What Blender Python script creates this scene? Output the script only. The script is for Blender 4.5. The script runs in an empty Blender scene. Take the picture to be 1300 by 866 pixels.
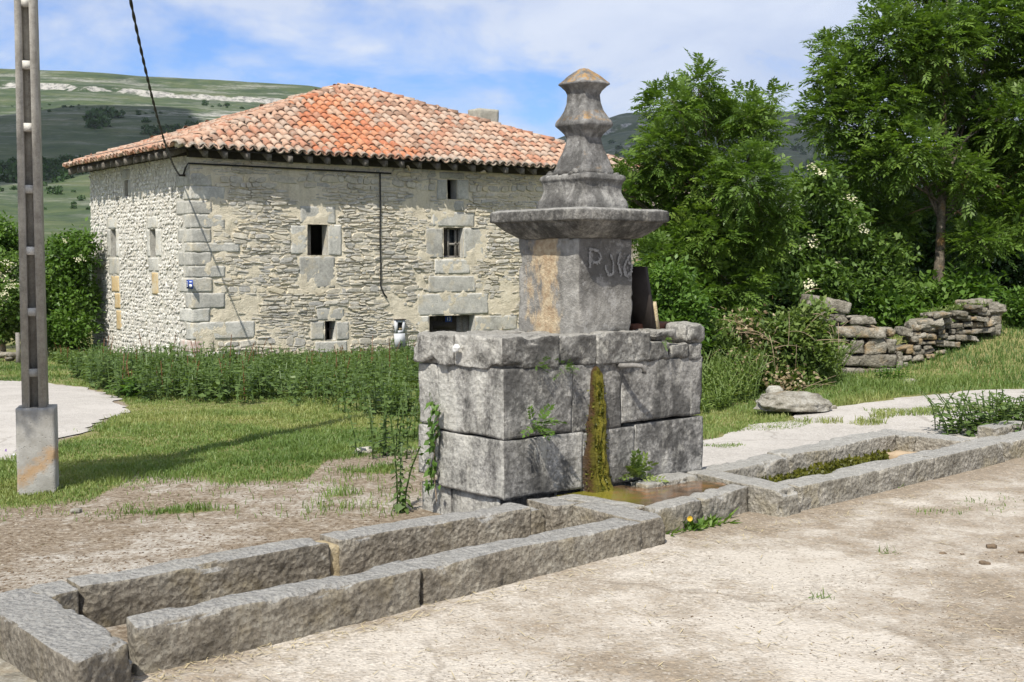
import bpy, math, random
import numpy as np
from mathutils import Vector, Matrix, Euler, geometry
rng = np.random.default_rng(7)
random.seed(7)
SC = bpy.context.scene
COL = SC.collection

# ------------------------------------------------------------------ camera, sky, sun, exposure
EYE = 1.75
HAZE = .00005
FPX = 1600.0
PITCH = math.atan(100/1600)
cam = bpy.data.cameras.new('camera'); cam_o = bpy.data.objects.new('camera', cam); COL.objects.link(cam_o)
cam.sensor_width = 36; cam.lens = 36*FPX/1300; cam.clip_start = .05; cam.clip_end = 20000
cam_o.location = (0, 0, EYE); cam_o.rotation_euler = (math.pi/2-PITCH, 0, 0)
SC.camera = cam_o
SC.render.resolution_x = 1024; SC.render.resolution_y = 682
SC.view_settings.view_transform = 'Standard'; SC.view_settings.look = 'None'
SC.view_settings.exposure = 0.36; SC.view_settings.gamma = 1.0
SUN_AZ = math.radians(18); SUN_EL = math.radians(52)
TRAVEL = Vector((math.sin(SUN_AZ)*math.cos(SUN_EL), math.cos(SUN_AZ)*math.cos(SUN_EL), -math.sin(SUN_EL)))
sl = bpy.data.lights.new('sun', 'SUN'); sl.energy = 5.0; sl.angle = math.radians(.5); sl.color = (1, .95, .86)
so = bpy.data.objects.new('sun', sl); COL.objects.link(so); so.location = (-20, -40, 60)
so.rotation_euler = TRAVEL.to_track_quat('-Z', 'Y').to_euler()

# ------------------------------------------------------------------ node helper
class NT:
    def __init__(s, nt): s.nt = nt; s.n = nt.nodes; s.l = nt.links
    def node(s, t, **kw):
        n = s.n.new(t)
        for k, v in kw.items(): setattr(n, k, v)
        return n
    def put(s, sock, v):
        if isinstance(v, bpy.types.NodeSocket): s.l.new(v, sock)
        elif isinstance(v, (tuple, list)) and sock.type == 'RGBA': sock.default_value = tuple(v)+((1,) if len(v) == 3 else ())
        else: sock.default_value = v
    def pos(s): return s.node('ShaderNodeNewGeometry').outputs['Position']
    def island(s): return s.node('ShaderNodeNewGeometry').outputs['Random Per Island']
    def objrand(s): return s.node('ShaderNodeObjectInfo').outputs['Random']
    def attr(s, name, out='Fac'): return s.node('ShaderNodeAttribute', attribute_name=name).outputs[out]
    def math(s, op, a, b=0.0, clamp=False):
        n = s.node('ShaderNodeMath', operation=op, use_clamp=clamp); s.put(n.inputs[0], a); s.put(n.inputs[1], b); return n.outputs[0]
    def vmath(s, op, a, b=(0, 0, 0)):
        n = s.node('ShaderNodeVectorMath', operation=op); s.put(n.inputs[0], a); s.put(n.inputs[1], b)
        return n.outputs['Value'] if op in ('DOT_PRODUCT', 'LENGTH') else n.outputs[0]
    def scale(s, v, sc):
        n = s.node('ShaderNodeMapping'); s.put(n.inputs[0], v); n.inputs['Scale'].default_value = sc; return n.outputs[0]
    def noise(s, vec, sc, det=4, rough=.55, off=0.0, dist=0.0):
        n = s.node('ShaderNodeTexNoise'); 
        if off: vec = s.vmath('ADD', vec, (off, off*.7, off*1.3))
        s.put(n.inputs['Vector'], vec); n.inputs['Scale'].default_value = sc; n.inputs['Detail'].default_value = det
        n.inputs['Roughness'].default_value = rough; n.inputs['Distortion'].default_value = dist
        return n.outputs['Fac']
    def voro(s, vec, sc, feat='F1', out='Distance'):
        n = s.node('ShaderNodeTexVoronoi', feature=feat); s.put(n.inputs['Vector'], vec); n.inputs['Scale'].default_value = sc; return n.outputs[out]
    def ramp(s, fac, stops, interp='LINEAR'):
        n = s.node('ShaderNodeValToRGB'); s.put(n.inputs[0], fac); cr = n.color_ramp; cr.interpolation = interp
        while len(cr.elements) < len(stops): cr.elements.new(.5)
        for e, (p, c) in zip(cr.elements, stops):
            e.position = p
            if isinstance(c, (int, float)): c = (c, c, c)
            e.color = tuple(c)+(1,)
        return n.outputs[0]
    def rng(s, fac, a, b, lo=0.0, hi=1.0):
        n = s.node('ShaderNodeMapRange'); s.put(n.inputs[0], fac); n.inputs[1].default_value = a; n.inputs[2].default_value = b
        n.inputs[3].default_value = lo; n.inputs[4].default_value = hi; return n.outputs[0]
    def mix(s, f, a, b, mode='MIX'):
        n = s.node('ShaderNodeMix', data_type='RGBA', blend_type=mode); s.put(n.inputs[0], f); s.put(n.inputs[6], a); s.put(n.inputs[7], b); return n.outputs[2]
    def bump(s, h, st=.5, d=.02, normal=None):
        n = s.node('ShaderNodeBump'); s.put(n.inputs['Height'], h); n.inputs['Strength'].default_value = st; n.inputs['Distance'].default_value = d
        if normal is not None: s.put(n.inputs['Normal'], normal)
        return n.outputs[0]

def newmat(name):
    m = bpy.data.materials.new(name); m.use_nodes = True; t = NT(m.node_tree)
    b = t.n['Principled BSDF']; b.inputs['Roughness'].default_value = .9; b.inputs['Specular IOR Level'].default_value = .25
    return m, t, b
def finish(t, b, col, bump=None, rough=None):
    t.put(b.inputs['Base Color'], col)
    if bump is not None: t.put(b.inputs['Normal'], bump)
    if rough is not None: t.put(b.inputs['Roughness'], rough)

# ------------------------------------------------------------------ world
w = bpy.data.worlds.new('World'); SC.world = w; w.use_nodes = True
wt = NT(w.node_tree); bg = wt.n['Background']
sky = wt.node('ShaderNodeTexSky', sky_type='NISHITA', sun_disc=False)
sky.sun_elevation = SUN_EL; sky.sun_rotation = math.atan2(-TRAVEL.x, -TRAVEL.y)
sky.air_density = 1.0; sky.dust_density = .6; sky.ozone_density = 2.5
d = wt.node('ShaderNodeTexCoord').outputs['Generated']
sep = wt.node('ShaderNodeSeparateXYZ'); wt.put(sep.inputs[0], d)
zc = wt.math('ADD', wt.math('MAXIMUM', sep.outputs[2], 0.0), .10)
comb = wt.node('ShaderNodeCombineXYZ')
wt.put(comb.inputs[0], wt.math('DIVIDE', sep.outputs[0], zc)); wt.put(comb.inputs[1], wt.math('DIVIDE', sep.outputs[1], zc))
cn = wt.noise(wt.scale(comb.outputs[0], (1.0, .55, 1)), .95, 6, .55, off=3.7, dist=.25)
# soft banks of cloud low over the ridge, seen edge-on, so they are laid out by direction
cn2 = wt.noise(wt.scale(d, (1, 1, 2.3)), 7.5, 6, .56, off=1.2, dist=.3)
high = wt.rng(wt.math('ADD', wt.math('MULTIPLY', cn2, .65), wt.math('MULTIPLY', cn, .5)), .53, .70)
band = wt.rng(wt.math('ADD', sep.outputs[2], wt.math('MULTIPLY', cn2, .22)), .245, .30)
right = wt.rng(wt.math('ADD', wt.math('DIVIDE', sep.outputs[0], wt.math('MAXIMUM', sep.outputs[1], .2)), wt.math('MULTIPLY', cn2, .75)), .30, .46)
lowc = wt.math('MAXIMUM', wt.math('MULTIPLY', band, .92), wt.math('MULTIPLY', right, .95))
fac = wt.math('MULTIPLY', wt.math('MAXIMUM', high, lowc), .9, True)
skyc = wt.mix(1.0, sky.outputs[0], (.85, 1.14, 1.68), 'MULTIPLY')
cloudc = wt.ramp(cn2, [(.3, (6.4, 7.2, 9.0)), (.7, (9.0, 9.5, 10.4))])
wt.put(bg.inputs[0], wt.mix(fac, skyc, cloudc)); bg.inputs[1].default_value = .075

# ------------------------------------------------------------------ geometry helpers
def vnoise(p, seed=0):
    i = np.floor(p).astype(np.int64); f = p-i; u = f*f*(3-2*f); M = 0xffffffff
    out = 0
    for dx in (0, 1):
        for dy in (0, 1):
            for dz in (0, 1):
                h = ((i[:, 0]+dx)*374761393+(i[:, 1]+dy)*668265263+(i[:, 2]+dz)*1440662683+seed*1013904223) & M
                h = ((h ^ (h >> 13))*1274126177) & M; h = h ^ (h >> 16); h = (h*2246822519) & M; h = h ^ (h >> 15)
                wgt = (u[:, 0] if dx else 1-u[:, 0])*(u[:, 1] if dy else 1-u[:, 1])*(u[:, 2] if dz else 1-u[:, 2])
                out = out+wgt*(h/4294967295.0*2-1)
    return out
def fbm(p, octs=4, seed=0, gain=.5):
    p = np.asarray(p, float); a = 1.0; o = 0; n = 0
    for k in range(octs):
        o = o+a*vnoise(p*(2.03**k)+k*13.7, seed+k); n += a; a *= gain
    return o/n
def fbm2(x, y, s, octs=4, seed=0):
    x = np.asarray(x, float); y = np.asarray(y, float)
    return fbm(np.stack([x.ravel()*s, y.ravel()*s, np.zeros(x.size)], 1), octs, seed).reshape(x.shape)
def S(x): x = np.clip(x, 0, 1); return x*x*(3-2*x)
def nrm(v): return v/np.maximum(np.linalg.norm(v, axis=-1, keepdims=True), 1e-9)

def mesh(name, verts, faces, mat, smooth=False, attrs=None):
    verts = np.asarray(verts, np.float64).reshape(-1, 3)
    me = bpy.data.meshes.new(name)
    if isinstance(faces, np.ndarray):
        faces = faces.astype(np.int32); nf, k = faces.shape
        me.vertices.add(len(verts)); me.vertices.foreach_set('co', verts.ravel())
        me.loops.add(nf*k); me.loops.foreach_set('vertex_index', faces.ravel())
        me.polygons.add(nf); me.polygons.foreach_set('loop_start', np.arange(nf, dtype=np.int32)*k)
        me.update(calc_edges=True)
    else:
        me.from_pydata([tuple(v) for v in verts], [], faces); me.update()
    if smooth: me.polygons.foreach_set('use_smooth', np.ones(len(me.polygons), bool))
    for k, v in (attrs or {}).items():
        a = me.attributes.new(k, 'FLOAT', 'POINT'); a.data.foreach_set('value', np.asarray(v, np.float32))
    if mat: me.materials.append(mat)
    return me
def obj(name, me, parent=None, label=None, cat=None, group=None, kind=None, loc=None, mat4=None):
    o = bpy.data.objects.new(name, me); COL.objects.link(o)
    if parent: o.parent = parent
    if mat4 is not None: o.matrix_basis = mat4
    if loc is not None: o.location = loc
    for k, v in (('label', label), ('category', cat), ('group', group), ('kind', kind)):
        if v: o[k] = v
    return o
def thing(name, label, cat, loc=(0, 0, 0), group=None, rotz=0):
    o = obj(name, None, None, label, cat, group); o.location = loc; o.rotation_euler = (0, 0, rotz); o.empty_display_size = .2
    return o
def smoothset(me): me.polygons.foreach_set('use_smooth', np.ones(len(me.polygons), bool)); return me

def box_grid(L, W, H, res):
    n = [max(2, int(round(a/res))) for a in (L, W, H)]
    keys = []; quads = []; off = 0
    for ax in range(3):
        a, b = [k for k in range(3) if k != ax]
        for side in (0, n[ax]):
            A, B = np.meshgrid(np.arange(n[a]+1), np.arange(n[b]+1), indexing='ij')
            k = np.zeros(A.shape+(3,), np.int64); k[..., a] = A; k[..., b] = B; k[..., ax] = side
            idx = np.arange(A.size).reshape(A.shape)+off
            q = np.stack([idx[:-1, :-1], idx[1:, :-1], idx[1:, 1:], idx[:-1, 1:]], -1).reshape(-1, 4)
            flip = (side == 0) ^ (ax == 1)
            quads.append(q[:, ::-1] if flip else q); keys.append(k.reshape(-1, 3)); off += A.size
    keys = np.concatenate(keys); quads = np.concatenate(quads)
    u, inv = np.unique(keys, axis=0, return_inverse=True)
    return (u/np.array(n)-.5)*np.array([L, W, H]), inv.reshape(-1)[quads]
def rock(L, W, H, res=.03, r=.02, amp=.008, freq=9, seed=0, chip=.02, edge=.05, octs=4):
    p, q = box_grid(L, W, H, res); h = np.array([L, W, H])/2; r = min(r, h.min()*.9)
    c = np.clip(p, -(h-r), h-r); n = nrm(p-c); o = c+r*n
    so_ = p+np.array([seed*3.17, seed*1.93, seed*.71])
    o = o+n*(amp*fbm(so_*freq, octs, seed))[:, None]
    o = o+np.stack([fbm(so_*2.6+k_*9.1, 2, seed+60+k_) for k_ in range(3)], 1)*min(amp*1.5, .012)
    near = np.sort(np.clip(1-(h-np.abs(p))/edge, 0, 1), axis=1)[:, 1]
    ch = np.clip(fbm(so_*5.5, 3, seed+50)-.02, 0, 1)*near*chip*2.4
    ctr = nrm(-p/np.maximum(h, 1e-6))*1.0
    o = o+ctr*ch[:, None]
    return o, q
def quadwarp(p, L, W, H, Q, z0, z1):
    u = p[:, 0]/L+.5; v = p[:, 1]/W+.5; Q = np.asarray(Q, float)
    xy = ((1-u)*(1-v))[:, None]*Q[0]+(u*(1-v))[:, None]*Q[1]+(u*v)[:, None]*Q[2]+((1-u)*v)[:, None]*Q[3]
    return np.concatenate([xy, ((p[:, 2]/H+.5)*(z1-z0)+z0)[:, None]], 1)
def tube(pts, rad, n=6, cap=True):
    pts = np.asarray(pts, float); m = len(pts); rad = np.broadcast_to(np.asarray(rad, float), (m,))
    tan = nrm(np.gradient(pts, axis=0)); ref = np.array([0, 0, 1.]) if abs(tan[0, 2]) < .9 else np.array([1., 0, 0])
    a = nrm(np.cross(tan, ref)); b = np.cross(tan, a); th = np.linspace(0, 2*np.pi, n, endpoint=False)
    V = pts[:, None]+rad[:, None, None]*(np.cos(th)[None, :, None]*a[:, None]+np.sin(th)[None, :, None]*b[:, None])
    V = V.reshape(-1, 3); i = np.arange(m-1)[:, None]*n; j = np.arange(n)[None]; j2 = (j+1) % n
    F = np.stack([i+j, i+j2, i+n+j2, i+n+j], -1).reshape(-1, 4)
    if cap:
        V = np.concatenate([V, pts[:1], pts[-1:]]); c0 = m*n; c1 = c0+1; jj = np.arange(n); j3 = (jj+1) % n
        F = np.concatenate([F, np.stack([np.full(n, c0), j3, jj, jj], 1), np.stack([np.full(n, c1), (m-1)*n+jj, (m-1)*n+j3, (m-1)*n+j3], 1)])
    return V, F
def join(parts):
    V = []; F = []; o = 0
    for v, f in parts: V.append(np.asarray(v, float).reshape(-1, 3)); F.append(np.asarray(f)+o); o += len(V[-1])
    return np.concatenate(V), np.concatenate(F)
def clean_faces(F):
    F = np.asarray(F)
    return [tuple(dict.fromkeys(int(k) for k in f)) for f in F]
def tube_mesh(name, pts, rad, mat, n=6): V, F = tube(pts, rad, n); return mesh(name, V, clean_faces(F), mat, True)
def bezier(p, n=12):
    p = np.asarray(p, float); t = np.linspace(0, 1, n)[:, None]
    if len(p) == 3: return (1-t)**2*p[0]+2*t*(1-t)*p[1]+t*t*p[2]
    return (1-t)**3*p[0]+3*t*(1-t)**2*p[1]+3*t*t*(1-t)*p[2]+t**3*p[3]
def boxv(c, sz, ax=None):
    ax = np.eye(3) if ax is None else np.asarray(ax, float)
    s = np.array([[-1, -1, -1], [1, -1, -1], [1, 1, -1], [-1, 1, -1], [-1, -1, 1], [1, -1, 1], [1, 1, 1], [-1, 1, 1]])*.5*np.asarray(sz)
    return np.asarray(c)+s@ax, np.array([[0, 3, 2, 1], [4, 5, 6, 7], [0, 1, 5, 4], [1, 2, 6, 5], [2, 3, 7, 6], [3, 0, 4, 7]])

# where a point of the photograph lies in the place (used only to measure the layout)
def ray(px, py):
    x = (px-650)/FPX; v = (433-py)/FPX
    return np.array([x, math.cos(PITCH)+v*math.sin(PITCH), -math.sin(PITCH)+v*math.cos(PITCH)])
def Pz(px, py, z): r = ray(px, py); return np.array([0, 0, EYE])+r*(z-EYE)/r[2]
def PY(px, py, Y): r = ray(px, py); return np.array([0, 0, EYE])+r*Y/r[1]
def Ppl(px, py, P0, n): r = ray(px, py); o = np.array([0, 0, EYE]); return o+r*((P0-o)@n)/(r@n)

# fountain frame: s along the front (to the right and away), t into the depth
FU1 = np.array([.767, .642, 0]); FU2 = np.array([-.642, .767, 0]); FC = np.array([-.05, 7.91, 0])
def F(s, t, z=0.0): return FC+s*FU1+t*FU2+np.array([0, 0, z])
def Fxy(s, t): return (FC+s*FU1+t*FU2)[:2]
FM = Matrix(((FU1[0], FU2[0], 0, FC[0]), (FU1[1], FU2[1], 0, FC[1]), (0, 0, 1, 0), (0, 0, 0, 1)))
# farmhouse frame
HU1 = np.array([.802, .597, 0]); HU2 = np.array([-.597, .802, 0]); HC = PY(245, 464, 30); HC0 = np.array([HC[0], HC[1], 0])
HB = HC[2]-.12
HM = Matrix(((HU1[0], HU2[0], 0, HC[0]), (HU1[1], HU2[1], 0, HC[1]), (0, 0, 1, 0), (0, 0, 0, 1)))
def fac_(px, py): q = Ppl(px, py, HC, HU2)-HC0; return q@HU1, q[2]
def left_(px, py): q = Ppl(px, py, HC, HU1)-HC0; return q@HU2, q[2]

def ground_z(x, y):
    x = np.asarray(x, float); y = np.asarray(y, float)
    dx = x-FC[0]; dy = y-FC[1]; s = dx*FU1[0]+dy*FU1[1]
    z = .0+.045*S((s+3)/3.5)
    z = z-.73*np.clip((y-10.5)/19.5, 0, 1.15)*(1-S((x-1.)/4))
    z = z+.66*S((x-4.6)/3.4)*S((y-17.2)/4.5)
    r = np.hypot(x, y); z = z*(1-S((r-40)/25))-1.2*S((r-40)/25)
    z = z+.022*fbm2(x, y, .55, 3, 3)*S((y-9)/4)+.006*fbm2(x, y, 3.1, 2, 5)
    return z
def Pg(px, py):
    q = Pz(px, py, 0.0) if py > 345 else PY(px, py, 60)
    for _ in range(12): q = .5*q+.5*Pz(px, py, float(ground_z(q[0], q[1])))
    return q

# ------------------------------------------------------------------ materials
def stone_mat(name, lo, mid, hi, scale=1.0, pit=.5, lichen=.35, dark=.35, streak=0.0, warm=None, bumpd=.02, tops=None, pale_side=None, stain=0.0):
    m, t, b = newmat(name); orr = t.objrand(); p = t.pos(); ofs = t.node('ShaderNodeCombineXYZ'); t.put(ofs.inputs[0], t.math('MULTIPLY', orr, 37.0)); t.put(ofs.inputs[2], t.math('MULTIPLY', orr, 11.0)); p = t.vmath('ADD', p, ofs.outputs[0])
    n1 = t.noise(p, 2.2*scale, 6, .62); n2 = t.noise(p, 17*scale, 6, .7, off=5); n3 = t.noise(p, 60*scale, 3, .7, off=9)
    f = t.math('ADD', t.math('MULTIPLY', n1, .45), t.math('ADD', t.math('MULTIPLY', n2, .35), t.math('MULTIPLY', n3, .2)))
    c = t.ramp(f, [(.42, lo), (.5, mid), (.575, hi)])
    dk = t.rng(t.noise(p, 5*scale, 7, .72, off=21), .53, .66)
    c = t.mix(t.math('MULTIPLY', dk, dark), c, (lo[0]*.32, lo[1]*.32, lo[2]*.33))
    c = t.mix(1.0, c, t.ramp(t.math('FRACT', t.math('MULTIPLY', orr, 5.7)), [(0, (.80, .79, .77)), (.5, (1.0, .99, .965)), (1, (1.16, 1.15, 1.13))]), 'MULTIPLY')
    if lichen:
        li = t.rng(t.noise(p, 8*scale, 8, .75, off=33), .56, .64)
        c = t.mix(t.math('MULTIPLY', li, lichen), c, (min(hi[0]*1.35, .72), min(hi[1]*1.33, .71), min(hi[2]*1.25, .66)))
    if warm:
        wv = t.rng(t.noise(p, 1.7*scale, 5, .65, off=44), .54, .68)
        c = t.mix(t.math('MULTIPLY', wv, .6), c, warm)
    if streak:
        sv = t.rng(t.noise(t.scale(p, (9, 9, .8)), 1.0, 5, .6, off=57), .56, .68)
        c = t.mix(t.math('MULTIPLY', sv, streak), c, (.55, .53, .47))
        sd = t.rng(t.noise(t.scale(p, (8, 8, .6)), 1.0, 5, .6, off=77), .58, .72)
        c = t.mix(t.math('MULTIPLY', sd, streak*.8), c, (.05, .048, .045))
    if stain:
        sn_ = t.rng(t.noise(t.scale(p, (1, 1, .55)), 3.1, 7, .7, off=91), .475, .57); c = t.mix(t.math('MULTIPLY', sn_, stain), c, (.055, .053, .05))
    sm = t.rng(t.noise(p, 30*scale, 7, .8, off=13), .57, .66)
    c = t.mix(t.math('MULTIPLY', sm, .55), c, (lo[0]*.38, lo[1]*.37, lo[2]*.36))
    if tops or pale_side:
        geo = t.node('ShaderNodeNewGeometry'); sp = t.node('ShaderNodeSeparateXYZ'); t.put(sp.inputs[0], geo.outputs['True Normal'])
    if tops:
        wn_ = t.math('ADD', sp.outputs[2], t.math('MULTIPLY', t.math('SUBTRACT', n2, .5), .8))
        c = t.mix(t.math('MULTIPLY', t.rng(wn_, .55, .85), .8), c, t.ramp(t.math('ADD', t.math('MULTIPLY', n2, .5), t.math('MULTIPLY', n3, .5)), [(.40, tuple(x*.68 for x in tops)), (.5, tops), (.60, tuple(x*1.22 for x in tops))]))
    if pale_side:
        # white lichen on left-facing sides, their sunlit brightness also put into the colour
        fs_ = t.rng(t.vmath('DOT_PRODUCT', geo.outputs['True Normal'], (-.767, -.642, 0)), .5, .8)
        lc = t.rng(t.noise(t.scale(p, (1, 1, .6)), 4.5, 8, .78, off=65), .40, .56)
        c = t.mix(t.math('MULTIPLY', fs_, t.math('MULTIPLY', lc, .82)), c, t.ramp(n2, [(.35, tuple(x*.8 for x in pale_side)), (.6, pale_side)]))
    pt = t.rng(t.voro(p, 48*scale), .30, .12); c = t.mix(t.math('MULTIPLY', pt, .55*pit), c, (lo[0]*.45, lo[1]*.44, lo[2]*.43))
    v = t.voro(p, 26*scale); v2 = t.noise(p, 45*scale, 6, .75, off=3)
    h = t.math('ADD', t.math('MULTIPLY', v, pit), v2)
    bm_ = t.bump(h, .75, bumpd)
    finish(t, b, c, bm_, .92); return m
M = {}
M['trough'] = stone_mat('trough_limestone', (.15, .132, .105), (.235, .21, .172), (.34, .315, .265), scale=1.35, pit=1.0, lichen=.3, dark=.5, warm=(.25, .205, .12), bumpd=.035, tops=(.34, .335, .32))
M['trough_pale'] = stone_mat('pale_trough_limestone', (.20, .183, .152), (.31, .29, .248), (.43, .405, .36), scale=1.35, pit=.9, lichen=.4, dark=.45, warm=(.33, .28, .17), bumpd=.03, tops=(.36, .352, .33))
M['block'] = stone_mat('weathered_limestone', (.115, .112, .106), (.24, .235, .225), (.42, .41, .39), pit=.6, lichen=.7, dark=.75, streak=.75, bumpd=.035, pale_side=(.60, .585, .535), stain=.75)
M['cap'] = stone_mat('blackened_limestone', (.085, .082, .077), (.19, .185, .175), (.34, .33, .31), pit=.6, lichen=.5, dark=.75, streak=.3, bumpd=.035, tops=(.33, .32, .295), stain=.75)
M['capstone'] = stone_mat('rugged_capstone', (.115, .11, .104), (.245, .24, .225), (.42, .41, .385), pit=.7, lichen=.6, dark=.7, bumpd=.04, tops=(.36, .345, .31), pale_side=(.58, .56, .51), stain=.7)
M['finial'] = stone_mat('dark_finial_stone', (.10, .096, .09), (.185, .18, .172), (.29, .285, .27), pit=.4, lichen=.3, dark=.7, streak=.35, bumpd=.02, stain=.7)
M['ashlar'] = stone_mat('grey_ashlar', (.34, .335, .31), (.45, .445, .415), (.55, .54, .50), pit=.4, lichen=.25, dark=.3, warm=(.52, .45, .31), bumpd=.016)
M['ashlar_stained'] = stone_mat('ochre_stained_ashlar', (.50, .36, .18), (.56, .44, .26), (.58, .53, .42), pit=.15, lichen=.3, dark=.1, bumpd=.010)
M['ashlar_red'] = stone_mat('red_smudged_ashlar', (.46, .30, .26), (.52, .46, .42), (.58, .57, .53), scale=2, pit=.15, lichen=.1, dark=.1, bumpd=.010)
M['drystone'] = stone_mat('dry_wall_stone', (.13, .12, .095), (.23, .212, .175), (.35, .33, .285), scale=1.2, pit=.5, lichen=.45, dark=.7, warm=(.36, .225, .08), bumpd=.035)
M['boulder'] = stone_mat('boulder_stone', (.17, .155, .125), (.28, .262, .22), (.42, .405, .365), pit=.3, lichen=.45, dark=.4, warm=(.36, .24, .10), bumpd=.03)
M['ochre'] = stone_mat('ochre_mortar', (.36, .29, .18), (.46, .38, .24), (.53, .46, .33), scale=2, pit=.4, lichen=.1, dark=.1)
M['concrete'] = stone_mat('pole_concrete', (.34, .33, .30), (.45, .435, .40), (.54, .53, .49), scale=2.5, pit=.25, lichen=.1, dark=.2, bumpd=.004)
def pillar_mat():
    m, t, b = newmat('pillar_stone'); p = t.pos()
    n = t.noise(p, 14, 6, .7); n1 = t.noise(p, 3, 5, .6, off=3)
    c = t.ramp(t.math('ADD', t.math('MULTIPLY', n, .6), t.math('MULTIPLY', n1, .4)), [(.34, (.12, .115, .105)), (.5, (.235, .225, .205)), (.65, (.40, .385, .355))])
    geo = t.node('ShaderNodeNewGeometry'); facing = t.vmath('DOT_PRODUCT', geo.outputs['Normal'], tuple(-FU1))
    isleft = t.rng(facing, .5, .8)
    # the flaked ochre patch in the middle of the left face
    rel = t.vmath('SUBTRACT', p, tuple(F(.7, .42, 1.55))); tt = t.vmath('DOT_PRODUCT', rel, tuple(FU2))
    nn = t.noise(t.scale(p, (1, 1, .5)), 7, 6, .68, off=8)
    pat = t.rng(t.math('ADD', t.math('ABSOLUTE', tt), t.math('MULTIPLY', t.math('SUBTRACT', nn, .5), .8)), .17, .09)
    och = t.ramp(t.noise(p, 20, 5, .7, off=12), [(.35, (.33, .235, .145)), (.6, (.50, .41, .28))])
    c = t.mix(t.math('MULTIPLY', pat, isleft), c, och)
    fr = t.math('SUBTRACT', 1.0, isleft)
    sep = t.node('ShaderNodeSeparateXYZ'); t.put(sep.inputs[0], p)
    cornice_shade = t.rng(t.math('ADD', sep.outputs[2], t.math('MULTIPLY', t.math('SUBTRACT', n1, .5), .5)), 1.48, 1.62)  # painted shade of the cornice: front face darkens towards its top
    c = t.mix(t.math('MULTIPLY', t.math('MULTIPLY', cornice_shade, fr), .62), c, (.055, .052, .05))
    wh = t.math('MULTIPLY', t.rng(t.noise(p, 11, 7, .75, off=40), .55, .63), fr)
    c = t.mix(t.math('MULTIPLY', wh, .45), c, (.45, .44, .42))
    finish(t, b, c, t.bump(t.math('ADD', t.noise(p, 50, 6, .7), t.math('MULTIPLY', n, .8)), .8, .02)); return m
M['pillar'] = pillar_mat()
def finial_top_mat():
    m, t, b = newmat('lichened_finial_stone'); p = t.pos(); n = t.noise(p, 16, 6, .7)
    c = t.ramp(n, [(.34, (.10, .096, .09)), (.52, (.185, .18, .172)), (.68, (.30, .295, .28))])
    geo = t.node('ShaderNodeNewGeometry'); sp = t.node('ShaderNodeSeparateXYZ'); t.put(sp.inputs[0], geo.outputs['Normal'])
    up = t.rng(sp.outputs[2], .35, .6); o = t.rng(t.math('ADD', t.noise(p, 22, 6, .7, off=6), t.math('MULTIPLY', t.math('SUBTRACT', sp.outputs[2], .8), .12)), .455, .54)
    c = t.mix(t.math('MULTIPLY', up, t.math('MULTIPLY', o, .7)), c, (.37, .21, .06))
    dk = t.rng(t.noise(t.scale(p, (1, 1, .6)), 4.2, 7, .72, off=21), .48, .58); c = t.mix(t.math('MULTIPLY', dk, .68), c, (.05, .048, .045))
    finish(t, b, c, t.bump(t.noise(p, 45, 6, .7), .7, .018)); return m
M['finial_top'] = finial_top_mat()
def footing_mat():
    m, t, b = newmat('pole_footing_concrete'); p = t.pos()
    n = t.noise(p, 9, 6, .65); c = t.ramp(n, [(.35, (.26, .25, .225)), (.65, (.37, .36, .335))])
    sp = t.node('ShaderNodeSeparateXYZ'); t.put(sp.inputs[0], p)
    # rusty orange smear rising to the right across the block
    hz = t.math('SUBTRACT', sp.outputs[2], t.math('ADD', .26, t.math('MULTIPLY', t.math('ADD', sp.outputs[0], 3.5), .75)))
    k = t.rng(t.math('ADD', t.math('ABSOLUTE', hz), t.math('MULTIPLY', t.math('SUBTRACT', t.noise(p, 14, 5, .7, off=4), .5), .34)), .10, .0)
    c = t.mix(t.math('MULTIPLY', k, .6), c, (.40, .215, .06))
    pitv = t.rng(t.voro(p, 38), .1, .22)
    finish(t, b, c, t.bump(t.math('ADD', pitv, t.noise(p, 80, 4, .7)), .5, .008)); return m
M['footing'] = footing_mat()
def simple(name, col, rough=.8, var=.25, sc=12, metal=0.0, bumpd=.004, spec=.3):
    m, t, b = newmat(name); p = t.pos(); n = t.noise(p, sc, 5, .65)
    lo = tuple(c*(1-var) for c in col); hi = tuple(min(1, c*(1+var)) for c in col)
    finish(t, b, t.ramp(n, [(.3, lo), (.7, hi)]), t.bump(n, .4, bumpd), rough)
    b.inputs['Metallic'].default_value = metal; b.inputs['Specular IOR Level'].default_value = spec; return m
M['dark_wood'] = simple('dark_weathered_wood', (.055, .046, .038), .85, .4, 20)
M['grey_wood'] = simple('grey_weathered_wood', (.20, .185, .165), .85, .35, 25)
M['rafter'] = simple('silvered_rafter_wood', (.13, .118, .10), .9, .5, 18)
M['plank'] = simple('dark_eaves_boards', (.026, .023, .020), .9, .4, 10)
M['rust'] = simple('red_brown_rusty_board', (.13, .055, .035), .8, .4, 14)
M['black'] = simple('black_cable_rubber', (.018, .018, .018), .6, .2)
M['white_box'] = simple('white_meter_plastic', (.50, .51, .53), .7, .05)
M['blue'] = simple('blue_enamel', (.025, .06, .28), .4, .1)
M['white'] = simple('white_enamel', (.75, .76, .78), .5, .05)
M['dark'] = simple('dark_recess', (.012, .012, .012), .9, .2)
M['iron'] = simple('dark_iron', (.035, .028, .024), .7, .3)
M['spout'] = simple('lime_crusted_pipe', (.19, .18, .165), .8, .4, 30)
M['glass'] = simple('old_window_glass', (.03, .035, .04), .08, .1, spec=.5)
M['paint'] = simple('faded_white_wash', (.25, .245, .235), .95, .3, 40)
M['dropping'] = simple('white_bird_dropping', (.75, .75, .73), .9, .05)
M['dung'] = simple('dry_brown_dung', (.135, .098, .064), .95, .5, 20, bumpd=.01)
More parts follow.
